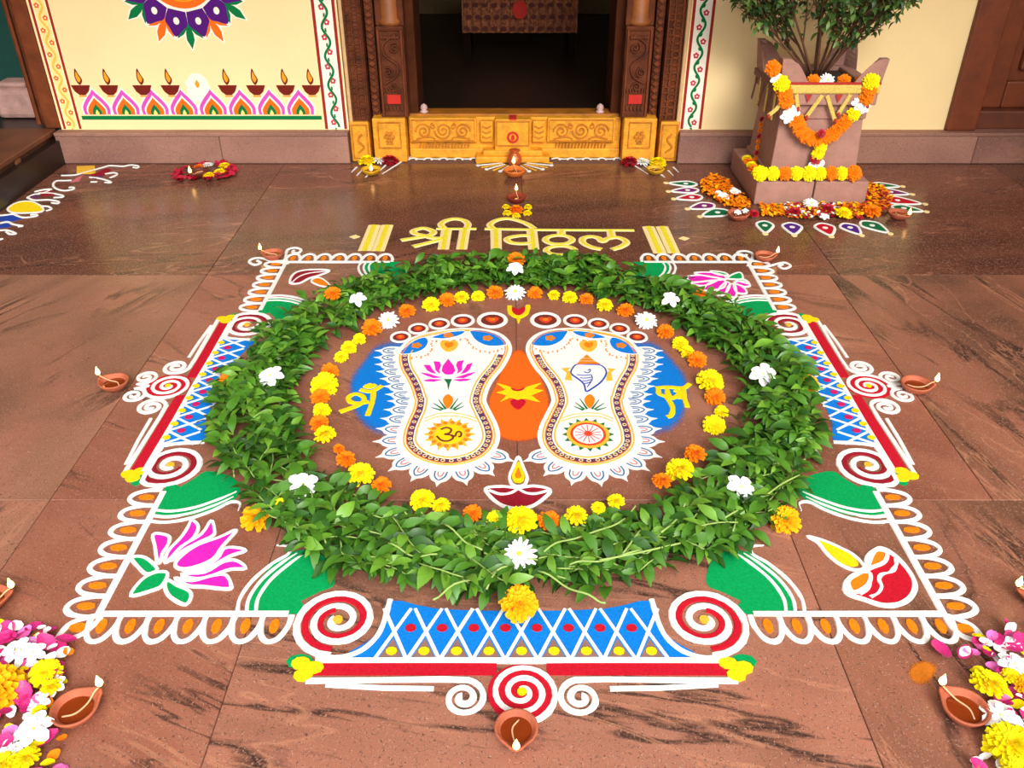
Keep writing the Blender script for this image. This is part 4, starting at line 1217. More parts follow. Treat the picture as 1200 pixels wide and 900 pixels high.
for i in range(15):
    a = PI * (1.03 + .94 * i / 14)
    c = G((603, 190)); r0, r1 = .07, .17 + .04 * abs(math.cos(a)) 
    e0 = (c[0] + r0 * math.cos(a), c[1] + r0 * .8 * math.sin(a)); e1 = (c[0] + r1 * 1.0 * math.cos(a), c[1] + r1 * 1.15 * math.sin(a) * .8)
    stroke('powder_ray', [e0, e1], .010, P_white if i % 2 else P_gold, t, taper=2)
    if i % 2: MB().disc(e1, .012, .014, .003, k=7).build('white_dot', P_white, t)
# ---- teardrops around the planter
t = rang('petal_rangoli', G((940, 262)), 'ring of white-edged powder teardrops in green, purple and red around the stone planter')
z3q = crop(800, 0, 3)
drops = [((40, 648), (-30, 645), 'G'), ((45, 668), (-25, 672), 'P'), ((58, 692), (-30, 700), 'R'), ((100, 720), (18, 735), 'P'), ((148, 742), (62, 762), 'G'),
         ((288, 782), (290, 815), 'G'), ((382, 788), (392, 828), 'V'), ((492, 790), (522, 832), 'R'), ((572, 790), (628, 828), 'V'), ((640, 782), (728, 822), 'G'),
         ((745, 728), (855, 745), 'G'), ((715, 700), (850, 718), 'R'), ((700, 672), (805, 684), 'P'), ((670, 650), (750, 655), 'G')]
for a, b, col in drops:
    A, B = Vector(G(z3q([a])[0])), Vector(G(z3q([b])[0])); d = B - A
    ln = max(d.length, .12)
    if d.length < .12: d = d.normalized() * .14
    n_ = Vector((-d.y, d.x)).normalized()
    wdt = max(.035, min(.05, ln * .3))
    q = cr([tuple(A - d * .1), tuple(A + d * .15 + n_ * wdt), tuple(A + d * .5 + n_ * wdt * .8), tuple(A + d * .9), tuple(A + d * .5 - n_ * wdt * .8), tuple(A + d * .15 - n_ * wdt)], 4, True)
    m_ = {'G': P_dgreen, 'P': powder('powder_plum', (130, 40, 110)), 'R': P_red, 'V': powder('powder_violet', (86, 40, 140))}[col]
    o = area('teardrop', q, m_, t, .0016); MB().ribbon(q, .014, .0032, True).build('white_outline', P_white, o)
    MB().disc(tuple(A + d * .3), .013, .013, .003, k=8).build('pale_dot', P_white, o)
    MB().disc(tuple(A + d * 1.02), .014, .014, .003, k=8).build('tip_dot', P_cream, o)
# scattered orange powder stain
st = rang('powder_stain', G((1085, 785)), 'small patch of spilled orange powder near the lower right flower heap'); st['category'] = 'powder'
soft_patch('stain', cr(g([(1060, 782), (1072, 772), (1090, 770), (1104, 780), (1100, 794), (1088, 806), (1070, 806), (1060, 796)]), 3, True), soft_powder('sprinkled_ochre_powder', (206, 116, 30)), st, fade=.35)
# ================================================================== FLOWERS, LAMPS, WREATH
def petal_fan(mb, r, z, n, ln, wd, tilt, curl, jit, ph=0, cup=.15, seg=3, tip=.5):
    """ring of n petals: root radius r, height z, length ln, width wd, tilt (radians up)"""
    for i in range(n):
        a = 2 * PI * i / n + ph + rnd.uniform(-jit, jit)
        t0 = tilt + rnd.uniform(-.12, .12); l = ln * rnd.uniform(.88, 1.1)
        ca, sa = math.cos(a), math.sin(a)
        vs = []; x = r; zz = z; tt = t0
        for s in range(seg + 1):
            f = s / seg
            w = wd * (.45 + .55 * math.sin(PI * min(1, f * .62 + .12))) * (1 if f < .99 else tip)
            for k in (-1, 0, 1):
                y = k * w * .5
                zc = zz + (cup * w * abs(k))
                vs.append((x * ca - y * sa, x * sa + y * ca, zc))
            x += l / seg * math.cos(tt); zz += l / seg * math.sin(tt); tt += curl
        fs = []
        for s in range(seg):
            for k in range(2):
                fs.append((s * 3 + k, s * 3 + 3 + k, s * 3 + 4 + k, s * 3 + 1 + k))
        mb.add(vs, fs)
def marigold_mesh(name, m, seed):
    """unit-diameter pompon of ruffled petals, base at z=0; also its heart"""
    global rnd
    old = rnd; rnd = random.Random(seed)
    b = MB()
    prof = [(.10, .06, 15, .42, .20, .05, -.12), (.10, .12, 14, .38, .19, .30, -.2), (.09, .17, 13, .33, .17, .55, -.3), (.07, .21, 11, .27, .15, .8, -.4), (.05, .24, 9, .19, .12, 1.05, -.5), (.02, .26, 6, .12, .09, 1.25, -.5)]
    for k, (r, z, n, ln, wd, tl, cu) in enumerate(prof):
        petal_fan(b, r, z, n, ln, wd, tl, cu, .16, k * .5, cup=.35, seg=2, tip=.85)
    rnd = old
    # closed green calyx body under the petals
    return b.mesh(name, m, True)
def core_mesh(name, m):
    b = MB(); b.lathe([(.10, 0), (.26, .04), (.34, .12), (.30, .2), (.16, .28), (.04, .31)], 12); return b.mesh(name, m, True)
ORA = [marigold_mesh('orange_pompon', M_mo, 3), marigold_mesh('orange_pompon', M_mo, 4)]
YEL = [marigold_mesh('yellow_pompon', M_my, 5), marigold_mesh('yellow_pompon', M_my, 6)]
AMB = [marigold_mesh('amber_pompon', M_ma, 8)]
REDP = [marigold_mesh('red_pompon', M_rosered, 9)]
CORE = {'o': core_mesh('core', M_md), 'y': core_mesh('core', mat('marigold_yellow_heart', (236, 190, 4), .8)), 'a': core_mesh('core', M_md), 'r': core_mesh('core', mat('red_heart', (110, 10, 20), .8))}
def daisy_mesh(seed):
    global rnd
    old = rnd; rnd = random.Random(seed); b = MB()
    petal_fan(b, .07, .06, 15, .42, .13, .12, -.12, .05, 0, cup=.25); petal_fan(b, .06, .10, 14, .36, .12, .38, -.2, .05, .2, cup=.25)
    petal_fan(b, .05, .13, 12, .28, .10, .65, -.3, .05, .1, cup=.25); petal_fan(b, .04, .15, 9, .19, .08, .95, -.4, .05, .3, cup=.25)
    rnd = old
    return b.mesh('white_petals', M_wp, True)
def jasmine_mesh(seed, n=6):
    global rnd
    old = rnd; rnd = random.Random(seed); b = MB()
    petal_fan(b, .03, .08, n, .47, .33, .10, -.12, .12, 0, cup=.18, seg=4, tip=.35); petal_fan(b, .03, .11, n - 1, .30, .18, .45, -.2, .15, .5, cup=.2, seg=3, tip=.4)
    rnd = old
    return b.mesh('white_petals', M_wp, True)
DAI = [daisy_mesh(11)]; JAS = [jasmine_mesh(13), jasmine_mesh(14), jasmine_mesh(15, 5)]
def cen_mesh(r, z): 
    b = MB(); b.lathe([(r, 0), (r * .9, z * .7), (r * .4, z), (r * .1, z * 1.05)], 10); return b.mesh('centre', M_yc, True)
CEN_D = cen_mesh(.09, .26); CEN_J = cen_mesh(.045, .16)
KIND = {'o': ('marigold', ORA, 'orange marigold'), 'y': ('marigold', YEL, 'yellow marigold'), 'a': ('marigold', AMB, 'amber marigold'), 'd': ('daisy', DAI, 'white daisy with pale yellow centre'), 'j': ('jasmine', JAS, 'white jasmine blossom'), 'r': ('marigold', REDP, 'deep red flower')}
def flower(kd, loc, d, label, group=None, tilt=(0, 0), parent=None, squash=.8):
    nm, ms, _ = KIND[kd]
    if parent is None:
        o = thing(nm, loc, label, 'flower', group)
    else:
        o = bpy.data.objects.new(nm, None); COL.objects.link(o); o.parent = parent; o.location = loc
    o.rotation_mode = 'ZYX'
    o.rotation_euler = (tilt[0], tilt[1], rnd.uniform(0, 6.28)); o.scale = (d, d, d * squash)
    p = link('petals', rnd.choice(ms), o)
    if kd in CORE: link('heart', CORE[kd], o)
    elif kd == 'd': link('centre', CEN_D, o)
    else: link('centre', CEN_J, o)
    return o
def part_flower(kd, loc, d, parent, rot=(0, 0, 0), squash=.8, name='marigold'):
    o = link(name, rnd.choice(KIND[kd][1]), parent)
    o.location = loc; o.rotation_euler = rot; o.scale = (d, d, d * squash)
    if kd in CORE:
        c = link('heart', CORE[kd], o)
    return o

# inner ring on the floor, given clockwise from the far middle; z = height of the flower base
ring = [('d', 604, 340, 25, 'white daisy at the far middle of the inner flower ring, behind the trident emblem'),
        ('o', 627, 342, 17), ('y', 649, 345, 14), ('y', 668, 347, 17), ('o', 687, 349, 16), ('y', 709, 356, 18), ('o', 733, 362, 19),
        ('d', 757, 373, 27, 'white daisy at the far right of the inner flower ring'),
        ('o', 780, 387, 19), ('y', 797, 401, 18), ('y', 805, 411, 17), ('o', 817, 420, 22), ('y', 832, 444, 30), ('o', 838, 463, 23), ('y', 846, 481, 16), ('y', 837, 496, 25), ('o', 815, 530, 24),
        ('y', 797, 549, 32), ('o', 776, 562, 22), ('y', 722, 586, 20), ('y', 701, 594, 16), ('y', 675, 603, 26), ('o', 643, 609, 27), ('y', 611, 607, 36), ('y', 581, 607, 22), ('o', 554, 600, 22), ('y', 517, 591, 20), ('y', 495, 584, 28),
        ('o', 447, 567, 22), ('y', 423, 553, 30), ('o', 405, 536, 22), ('o', 397, 525, 13), ('y', 381, 508, 25), ('o', 374, 494, 21), ('y', 377, 479, 20), ('o', 375, 463, 21), ('y', 381, 448, 31), ('o', 386, 433, 20), ('y', 400, 417, 16), ('y', 409, 406, 18), ('y', 421, 396, 15), ('o', 436, 382, 23),
        ('d', 455, 373, 26, 'white daisy at the far left of the inner flower ring'),
        ('o', 477, 363, 19), ('y', 505, 355, 20), ('o', 524, 350, 19), ('y', 541, 347, 17), ('y', 560, 346, 15), ('o', 580, 341, 19)]
import collections
cnt = collections.Counter()
ORD = ['first', 'second', 'third', 'fourth', 'fifth', 'sixth', 'seventh', 'eighth', 'ninth', 'tenth', 'eleventh', 'twelfth', 'thirteenth', 'fourteenth', 'fifteenth', 'sixteenth', 'seventeenth', 'eighteenth', 'nineteenth', 'twentieth', 'twenty-first', 'twenty-second', 'twenty-third', 'twenty-fourth', 'twenty-fifth']
half = {'R': 'right', 'L': 'left'}
lab = {}
R_list = [r for r in ring if r[1] > 608 or (r[0] == 'x')]
L_list = [r for r in reversed(ring) if r[1] <= 608 and len(r) == 4]
for S, lst in (('R', R_list), ('L', L_list)):
    cn = collections.Counter()
    for r in lst:
        if len(r) == 5: continue
        w = 'orange marigold' if r[0] == 'o' else 'yellow marigold'
        lab[(r[1], r[2])] = '%s %s from the far daisy down the %s of the inner ring' % (ORD[cn[w]], w, half[S])
        cn[w] += 1
lab[(611, 607)] = 'largest yellow marigold, at the near middle of the inner flower ring'
for r in ring:
    kd, px, py, d = r[:4]
    zf = .032 if py > 520 else .0
    D = psize(px, py, d, .02 + zf)
    x, y = GZ(px, py, D * .3 + zf)
    flower(kd, (x, y, D * .1 + zf), D * 1.04, r[4] if len(r) > 4 else lab[(px, py)], 'flowers of the inner ring', (rnd.uniform(.3, .6) if py < 500 else rnd.uniform(.1, .35), rnd.uniform(-.15, .15)), squash=1.05)
# flowers lying on the leaf wreath and at its edge
WZ = .055
on_wreath = [('o', 605, 303, 20, .05, 'orange marigold on the far middle of the wreath, in front of the lettering'), ('j', 604, 312, 20, .055, 'white jasmine blossom touching the orange marigold at the wreath far middle'),
             ('o', 390, 343, 18, .05, 'orange marigold on the far left of the wreath'), ('j', 419, 348, 21, WZ, 'white jasmine blossom on the far left of the wreath'),
             ('j', 786, 348, 22, WZ, 'white jasmine blossom on the far right of the wreath'), ('o', 819, 344, 15, .05, 'small orange marigold on the far right of the wreath'),
             ('o', 269, 445, 24, .015, 'orange marigold at the outer left edge of the wreath on the blue lattice'), ('j', 317, 437, 29, WZ, 'white jasmine blossom on the left of the wreath'),
             ('a', 947, 449, 25, .015, 'amber marigold at the outer right edge of the wreath on the blue lattice'), ('j', 895, 435, 31, WZ, 'white jasmine blossom on the right of the wreath'),
             ('a', 300, 604, 34, .006, 'amber marigold on bare stone at the near left edge of the wreath'), ('j', 354, 564, 34, WZ, 'white jasmine blossom on the near left of the wreath'),
             ('a', 920, 606, 34, .006, 'amber marigold on bare stone at the near right edge of the wreath'), ('j', 868, 567, 35, WZ, 'white jasmine blossom on the near right of the wreath'),
             ('d', 609, 646, 40, .06, 'large white flower on the near middle of the wreath'), ('a', 608, 703, 41, .035, 'large amber marigold at the near edge of the wreath above the front lattice'),
             ('y', 329, 590, 14, .045, 'small yellow marigold half hidden in the near left leaves')]
for kd, px, py, d, z, lb in on_wreath:
    D = psize(px, py, d, z + .02)
    x, y = GZ(px, py, z + D * .25)
    flower(kd, (x, y, z + .004), D * 1.08, lb, None, (rnd.uniform(.3, .5), rnd.uniform(-.15, .15)), squash=1.0)

# ---- leaf wreath
WC = Vector((CX - .012, CY + .005))
wreath = thing('leaf_wreath', (WC.x, WC.y, 0), 'broad ring of fresh green leafy sprigs around the two footprints', 'wreath')
def leaf_geo(seed, ln=1.0):
    """leaf along +x from origin, unit length, folded at the midrib, drooping"""
    r = random.Random(seed); droop = r.uniform(.15, .5); tw = r.uniform(-.3, .3); fold = r.uniform(.12, .3)
    wd = r.uniform(.34, .48)
    st = [(0, .04), (.14, .16), (.34, .44), (.56, .5), (.78, .34), (.93, .14), (1.0, .015)]
    vs = []; 
    for t, w in st:
        z = .12 * math.sin(t * PI) - droop * t * t * .5
        for k in (-1, 0, 1):
            y = k * w * wd
            vs.append((t, y * math.cos(tw * t), z + fold * abs(y) + y * math.sin(tw * t)))
    fs = []
    for i in range(len(st) - 1):
        for k in range(2):
            fs.append((i * 3 + k, i * 3 + 3 + k, i * 3 + 4 + k, i * 3 + 1 + k))
    return vs, fs
LG = [leaf_geo(s) for s in range(10)]
leaf_meshes = []
for i, (vs, fs) in enumerate(LG[:6]):
    b = MB(); b.add(vs, fs); leaf_meshes.append(b.mesh('leaf_blade', M_leaf[[0, 1, 0, 2, 0, 1][i]], True))
bulk = MB(); stems = []
cands = []
lr = random.Random(21)
R0, R1 = .715, .925
def grow(th, rad, zb, dirn, nl, ls, lvl):
    """one sprig: stem polyline with opposite leaf pairs"""
    p = Vector((WC.x + rad * math.cos(th), WC.y + rad * math.sin(th), zb)); a = dirn
    pts = [p.copy()]; out = []
    step = ls * .42; pitch = lr.uniform(-.02, .16)
    for k in range(nl):
        a += lr.uniform(-.16, .16)
        nxt = p + Vector((math.cos(a), math.sin(a), math.sin(pitch))) * step
        rr = (Vector((nxt.x, nxt.y)) - WC).length
        if rr > R1 + .01 or rr < R0 - .0:
            tcen = math.atan2(nxt.y - WC.y, nxt.x - WC.x)
            tang = tcen + (PI / 2 if math.cos(a - tcen - PI / 2) > 0 else -PI / 2)
            a = tang + (.25 if (rr > R1) == (math.cos(a - tcen - PI / 2) > 0) else -.25)
            nxt = p + Vector((math.cos(a), math.sin(a), math.sin(pitch))) * step
        nxt.z = min(max(nxt.z, .012), min(.068, .02 + .5 * max(0, rr - R0))); p = nxt; pts.append(p.copy()); pitch -= .03
        for sd in (-1, 1):
            if lr.random() < .12: continue
            la = a + sd * lr.uniform(.45, 1.25); l = ls * lr.uniform(.75, 1.2) * (1.0 - .35 * (k / nl) ** 2)
            out.append((p.copy(), la, lr.uniform(-.25, .55), sd * lr.uniform(-.1, .75), l))
    out.append((p.copy(), a, lr.uniform(-.1, .4), lr.uniform(-.3, .3), ls * .8))
    return pts, out
def leaf_mat(L_):
    p, yaw, pit, roll, l = L_
    return Matrix.Translation(p) @ Matrix.Rotation(yaw, 4, 'Z') @ Matrix.Rotation(-pit, 4, 'Y') @ Matrix.Rotation(roll, 4, 'X') @ Matrix.Diagonal((l, l, l, 1))
NS = 640
all_leaves = []
for i in range(NS):
    lvl = i / NS
    th = 2 * PI * ((i * .6180339) % 1); rad = math.sqrt(lr.uniform(R0 ** 2, R1 ** 2))
    dirn = th + lr.choice([PI / 2, -PI / 2]) + lr.uniform(-.8, .8)
    pts, ls_ = grow(th, rad, .012 + .042 * lvl, dirn, lr.randint(3, 6), lr.uniform(.050, .074), lvl)
    stems.append((pts, lvl)); all_leaves += [(q, lvl) for q in ls_]
top = sorted([q for q in all_leaves if q[1] > .55], key=lambda q: q[0][0].y)[:300]
topid = set(id(q) for q in top)
for q in top:
    o = link('leaf', lr.choice(leaf_meshes), wreath)
    o.matrix_local = Matrix.Translation((-WC.x, -WC.y, 0)) @ leaf_mat(q[0])
bulk_m = M_leaf
for q in all_leaves:
    if id(q) in topid: continue
    M = leaf_mat(q[0]); vs, fs = lr.choice(LG)
    bulk.cur = lr.choice([0, 0, 1, 2, 0]) if q[1] > .3 else lr.choice([0, 2])
    bulk.add([tuple(max(0.003, c) if i_ == 2 else c for i_, c in enumerate(M @ Vector(v))) for v in vs], fs)
bulk.build('foliage', bulk_m, wreath, smooth=True)['kind'] = 'stuff'
sb = [q for q in stems if q[1] > .45]
for pts, lvl in sorted(sb, key=lambda q: q[0][0].y)[:110]:
    MB().tube(cr(pts, 2), [.0022] * (len(cr(pts, 2)) - 1) + [.001], 5).build('stem', M_stem, wreath, smooth=True)
# longer bare stalks lying on top (seen at the near side)
lc = crop(450, 480, 4)
for k, pts in enumerate(([(720, 700), (640, 700), (560, 690), (470, 660)], [(590, 730), (500, 760), (330, 820), (230, 880)], [(720, 750), (840, 810), (960, 870), (1040, 895)], [(750, 660), (860, 600), (1000, 570), (1130, 500)], [(870, 720), (1000, 700), (1200, 660)], [(20, 620), (120, 670), (250, 680)], [(280, 530), (370, 600), (460, 660)], [(530, 750), (480, 830)])):
    q = [GZ(x, y, .07) for x, y in lc(pts)]
    MB().tube([(x, y, .066 + .006 * math.sin(i)) for i, (x, y) in enumerate(cr(q, 4))], .0026, 6).build('stem', M_stem, wreath, smooth=True)
b4 = crop(700, 480, 4)
for pts in ([(10, 700), (120, 680), (260, 650), (390, 620)], [(800, 390), (870, 340), (950, 300)], [(120, 670), (200, 560)], [(600, 500), (660, 465)], [(300, 570), (370, 510), (420, 420)]):
    q = [GZ(x, y, .07) for x, y in b4(pts)]
    MB().tube([(x, y, .066) for x, y in cr(q, 4)], .0026, 6).build('stem', M_stem, wreath, smooth=True)

# ---- clay lamps
def diya(px, py, d, fl, label, m=None, z=0.0, lit=True, cat='oil lamp', group='clay oil lamps', squash=1):
    D = psize(px, py, d, z + .01)
    x, y = GZ(px, py, z + .016)
    f = GZ(fl[0], fl[1], z + .035)
    a = math.atan2(f[1] - y, f[0] - x)
    r = D / 2 * .94
    t = thing('clay_lamp', (x, y, z), label, cat, group, a)
    lip = lambda an, zz: 1 + .26 * math.exp(-((min(an, 2 * PI - an)) / .34) ** 2) * min(1, max(0, zz / (.42 * r)))
    prof = [(.42, 0), (.62, .06), (.86, .3), (1.0, .56), (1.02, .62), (.98, .66), (.90, .64), (.84, .52), (.62, .26), (.3, .16), (.02, .14)]
    b = MB(); b.lathe([(p[0] * r, p[1] * r * squash) for p in prof], 28, rf=lip)
    b.build('bowl', m or M_terra, t, smooth=True, local=True)
    b = MB(); b.lathe([(.02 * r, .38 * r), (.74 * r, .385 * r), (.73 * r, .39 * r), (.02 * r, .392 * r)], 24); b.build('oil', M_oil, t, local=True)
    w = cr([(-.55 * r, .12 * r, .40 * r), (-.1 * r, -.18 * r, .42 * r), (.5 * r, -.12 * r, .46 * r), (.95 * r, 0, .70 * r), (1.22 * r, 0, .78 * r)], 4)
    MB().tube(w, max(.0016, r * .042), 6).build('wick', M_wick, t, smooth=True, local=True)
    MB().tube([(1.16 * r, 0, .76 * r), (1.26 * r, 0, .84 * r)], max(.002, r * .06), 6).build('wick_tip', mat('charred_tip', (30, 20, 16), .9), t, local=True)
    if lit:
        h = max(.024, r * .62); b = MB()
        b.lathe([(.001, 0), (.16 * h, .08 * h), (.27 * h, .28 * h), (.24 * h, .5 * h), (.13 * h, .76 * h), (.001, 1.08 * h)], 12, (1.24 * r, 0, .8 * r))
        b.build('flame', M_flame, t, smooth=True, local=True)
    return t
diya(89, 833, 57, (120, 803), 'large terracotta lamp beside the flower heap at the lower left')
diya(605, 856, 54, (605, 876), 'terracotta lamp at the middle of the front edge')
diya(1130, 832, 56, (1104, 803), 'large terracotta lamp beside the flower heap at the lower right')
diya(1222, 702, 50, (1194, 688), 'terracotta lamp cut by the right frame edge above the flower heap')
diya(-14, 705, 48, (10, 690), 'terracotta lamp cut by the left frame edge above the flower heap')
diya(134, 450, 36, (115, 440), 'terracotta lamp at the left tip of the square rangoli')
diya(1073, 453, 37, (1094, 448), 'terracotta lamp at the right tip of the square rangoli')
diya(320, 299, 26, (307, 293), 'small terracotta lamp at the far left corner of the square rangoli')
diya(896, 301, 25, (901, 296), 'small terracotta lamp at the far right corner of the square rangoli')
diya(435, 201, 24, (436, 207), 'small yellow lamp before the left door pillar', M_bowl_y)
diya(603, 203, 27, (602, 194), 'small orange lamp before the copper pot at the threshold', mat('orange_glazed_clay', (214, 110, 40), .5))
diya(605, 233, 24, (605, 222), 'small lamp among yellow buds between threshold and lettering', mat('red_clay', (130, 40, 26), .6))
diya(768, 200, 22, (769, 206), 'small yellow-brown lamp before the right door pillar', M_bowl_y, lit=False)
diya(865, 253, 27, (852, 262), 'terracotta lamp holding white petals at the near left of the planter', lit=False)
diya(1053, 252, 26, (1068, 254), 'terracotta lamp at the right of the planter petals')
diya(233, 204, 26, (221, 206), 'dark lamp inside the ring of crimson petals at the upper left', mat('dark_clay', (92, 34, 22), .6))
# flowers with the threshold lamps
for k, (kd, px, py, d, lb) in enumerate((('y', 430, 185, 18, 'yellow marigold at the foot of the left door pillar'), ('d', 444, 183, 18, 'white flower at the foot of the left door pillar'), ('r', 457, 184, 18, 'red flower at the foot of the left door pillar'),
        ('r', 738, 186, 18, 'red flower at the foot of the right door pillar'), ('d', 754, 185, 18, 'white flower at the foot of the right door pillar'), ('y', 771, 187, 18, 'yellow marigold at the foot of the right door pillar'),
        ('o', 605, 243, 16, 'orange marigold in front of the small lamp behind the lettering'), ('y', 593, 241, 9, 'yellow bud at the left of the small lamp behind the lettering'), ('y', 594, 248, 10, 'lower yellow bud left of the orange marigold behind the lettering'),
        ('y', 605, 251, 9, 'yellow bud directly in front of the orange marigold behind the lettering'), ('y', 618, 248, 10, 'lower yellow bud right of the orange marigold behind the lettering'), ('y', 619, 241, 9, 'yellow bud at the right of the small lamp behind the lettering'))):
    D = psize(px, py, d, .02); x, y = GZ(px, py, D * .4); flower(kd, (x, y, .0), D * 1.1, lb, None, squash=1.1)
# copper pot behind the centre lamp
x, y = GZ(603, 187, .03); t = thing('copper_pot', (x, y, 0), 'small round copper pot standing before the centre of the yellow threshold', 'pot')
MB().lathe([(.022, 0), (.036, .012), (.041, .035), (.034, .055), (.022, .064), (.02, .072), (.032, .08), (.030, .083), (.018, .076)], 20).build('body', M_copper, t, smooth=True, local=True)
# crimson petal ring at upper left
pr = random.Random(5)
petal_ms = []
for s in range(4):
    r_ = random.Random(s + 40); b = MB(); vs = []; n = 4
    for i in range(n + 1):
        f = i / n; w = .42 * math.sin(PI * (.12 + .8 * f)) ; z = .16 * f * f + .05 * math.sin(f * 5 + s)
        for k in (-1, -.35, .35, 1): vs.append((f - .4, w * k, z + .28 * w * k * k))
    fs = [(i * 4 + k, i * 4 + 4 + k, i * 4 + 5 + k, i * 4 + 1 + k) for i in range(n) for k in range(3)]
    b.add(vs, fs); petal_ms.append(b)
PM_rose = [b.mesh('petal', M_rose, True) for b in petal_ms]
PM_red = [b.mesh('petal', mat('crimson_petal', (172, 10, 48), .5, var=.25, vscale=20), True) for b in petal_ms]
PM_white = [b.mesh('petal', M_wp, True) for b in petal_ms]
PM_yel = [b.mesh('petal', M_my, True) for b in petal_ms]
PM_org = [b.mesh('petal', M_mo, True) for b in petal_ms]
PM_pink = [b.mesh('petal', mat('pink_petal', (246, 120, 200), .45, var=.1), True) for b in petal_ms]
def petal(ms, x, y, z, s, label, group, name='petal'):
    o = link(name, pr.choice(ms)); tag(o, label, 'petal', group)
    o.location = (x, y, z); o.rotation_euler = (pr.uniform(-.35, .35), pr.uniform(-.4, .25), pr.uniform(0, 6.28)); o.scale = (s, s * pr.uniform(.8, 1.15), s)
    return o
c = GZ(240, 202, .01)
CS = lambda a: ['right', 'far', 'left', 'near'][int(((a + PI / 4) % (2 * PI)) / (PI / 2))]
for i in range(90):
    a = pr.uniform(0, 2 * PI); q = pr.uniform(.62, 1.0)
    rx, ry = .172, .15
    petal(PM_red, c[0] + rx * q * math.cos(a), c[1] + ry * q * math.sin(a), .008 + .012 * pr.random(), pr.uniform(.03, .045), 'crimson petal on the %s side of the petal ring by the left wall' % CS(a), 'crimson petals, %s side of the small ring' % CS(a))
for kd, px, py, d, lb in (('d', 243, 190, 13, 'white flower in the crimson petal ring'), ('y', 263, 192, 13, 'yellow marigold at the back of the crimson petal ring'), ('y', 257, 199, 13, 'middle yellow marigold in the crimson petal ring'), ('y', 244, 203, 13, 'yellow marigold nearest the lamp in the crimson petal ring'), ('o', 232, 193, 11, 'orange marigold behind the lamp in the crimson petal ring')):
    D = psize(px, py, d, .03); x, y = GZ(px, py, .03); flower(kd, (x, y, .012), D * 1.05, lb)

# ---- flower heaps in the two near corners
def heap(px_poly, side, n_scale=1.0):
    poly = [G(p) for p in px_poly]
    xs = [p[0] for p in poly]; ys = [p[1] for p in poly]
    def inside(x, y):
        c_ = False; N = len(poly)
        for i in range(N):
            (x1, y1), (x2, y2) = poly[i], poly[(i + 1) % N]
            if (y1 > y) != (y2 > y) and x < (x2 - x1) * (y - y1) / (y2 - y1) + x1: c_ = not c_
        return c_
    def pick():
        while 1:
            x, y = pr.uniform(min(xs), max(xs)), pr.uniform(min(ys), max(ys))
            if inside(x, y): return x, y
    big = 'flower heap at the lower %s' % side
    for ms, n, s, nm, ds in ((PM_rose, 46, (.034, .05), 'rose_petal', 'magenta rose petal'), (PM_pink, 10, (.03, .042), 'rose_petal', 'pale pink rose petal'), (PM_white, 46, (.022, .032), 'white_petal', 'slim white petal'), (PM_yel, 34, (.018, .03), 'yellow_petal', 'yellow petal'), (PM_org, 10, (.018, .026), 'orange_petal', 'orange petal')):
        for i in range(int(n * n_scale)):
            x, y = pick(); zn = 'upper' if y > 1.42 else ('middle' if y > 1.25 else 'bottom')
            petal(ms, x, y, .006 + .016 * pr.random(), pr.uniform(*s), '%s in the %s part of the %s' % (ds, zn, big), '%ss, %s part of the %s heap' % (ds, zn, side), nm)
heap([(-40, 735), (18, 728), (52, 738), (80, 755), (88, 790), (70, 815), (60, 850), (92, 880), (75, 930), (-60, 930)], 'left')
heap([(1240, 735), (1180, 738), (1140, 748), (1122, 770), (1150, 800), (1170, 850), (1130, 880), (1150, 925), (1260, 925)], 'right')
for kd, px, py, d, z, lb in (('a', -8, 802, 62, .02, 'big amber marigold cut by the left frame edge'), ('y', 52, 785, 34, .022, 'yellow blossom in the lower left heap, right of the magenta petals'), ('y', 60, 803, 24, .02, 'smaller yellow blossom in the lower left heap beside the lamp'),
        ('j', 18, 758, 34, .02, 'white jasmine blossom at the top of the lower left heap'), ('j', 38, 762, 30, .022, 'second white jasmine blossom near the top of the lower left heap'), ('j', 38, 850, 46, .025, 'large white jasmine blossom under the lower left lamp'), ('j', 63, 800, 28, .018, 'white jasmine blossom touching the rim of the lower left lamp'), ('j', 44, 820, 28, .018, 'white jasmine blossom left of the lower left lamp'),
        ('j', 8, 880, 34, .022, 'white jasmine blossom in the bottom left corner'), ('y', 3, 893, 34, .02, 'yellow blossom in the bottom left corner'), ('y', 30, 886, 30, .02, 'yellow blossom second from the bottom left corner'), ('y', 45, 832, 16, .02, 'small yellow bud left of the lower left lamp'),
        ('y', 1160, 798, 42, .02, 'yellow blossom above the white flower in the lower right heap'), ('j', 1174, 834, 46, .02, 'broad white blossom touching the rim of the lower right lamp'), ('y', 1187, 868, 54, .022, 'big yellow blossom in the lower right heap under the white flower'),
        ('j', 1190, 775, 36, .022, 'white jasmine blossom at the right frame edge in the lower right heap'), ('y', 1185, 790, 20, .02, 'small yellow bud at the right frame edge'), ('a', 1203, 800, 26, .02, 'amber marigold cut by the right frame edge'), ('y', 1195, 900, 40, .02, 'yellow blossom in the bottom right corner'), ('j', 1185, 752, 24, .018, 'small white blossom at the top of the lower right heap')):
    D = psize(px, py, d, z + .02); x, y = GZ(px, py, z + D * .2); flower(kd, (x, y, z), D * 1.05, lb, None, (rnd.uniform(-.1, .2), rnd.uniform(-.2, .2)), squash=.7)
for px, py, lb in ((1100, 763, 'single magenta petal lying apart from the lower right heap'),):
    x, y = G((px, py)); petal(PM_rose, x, y, .006, .06, lb, None, 'rose_petal')

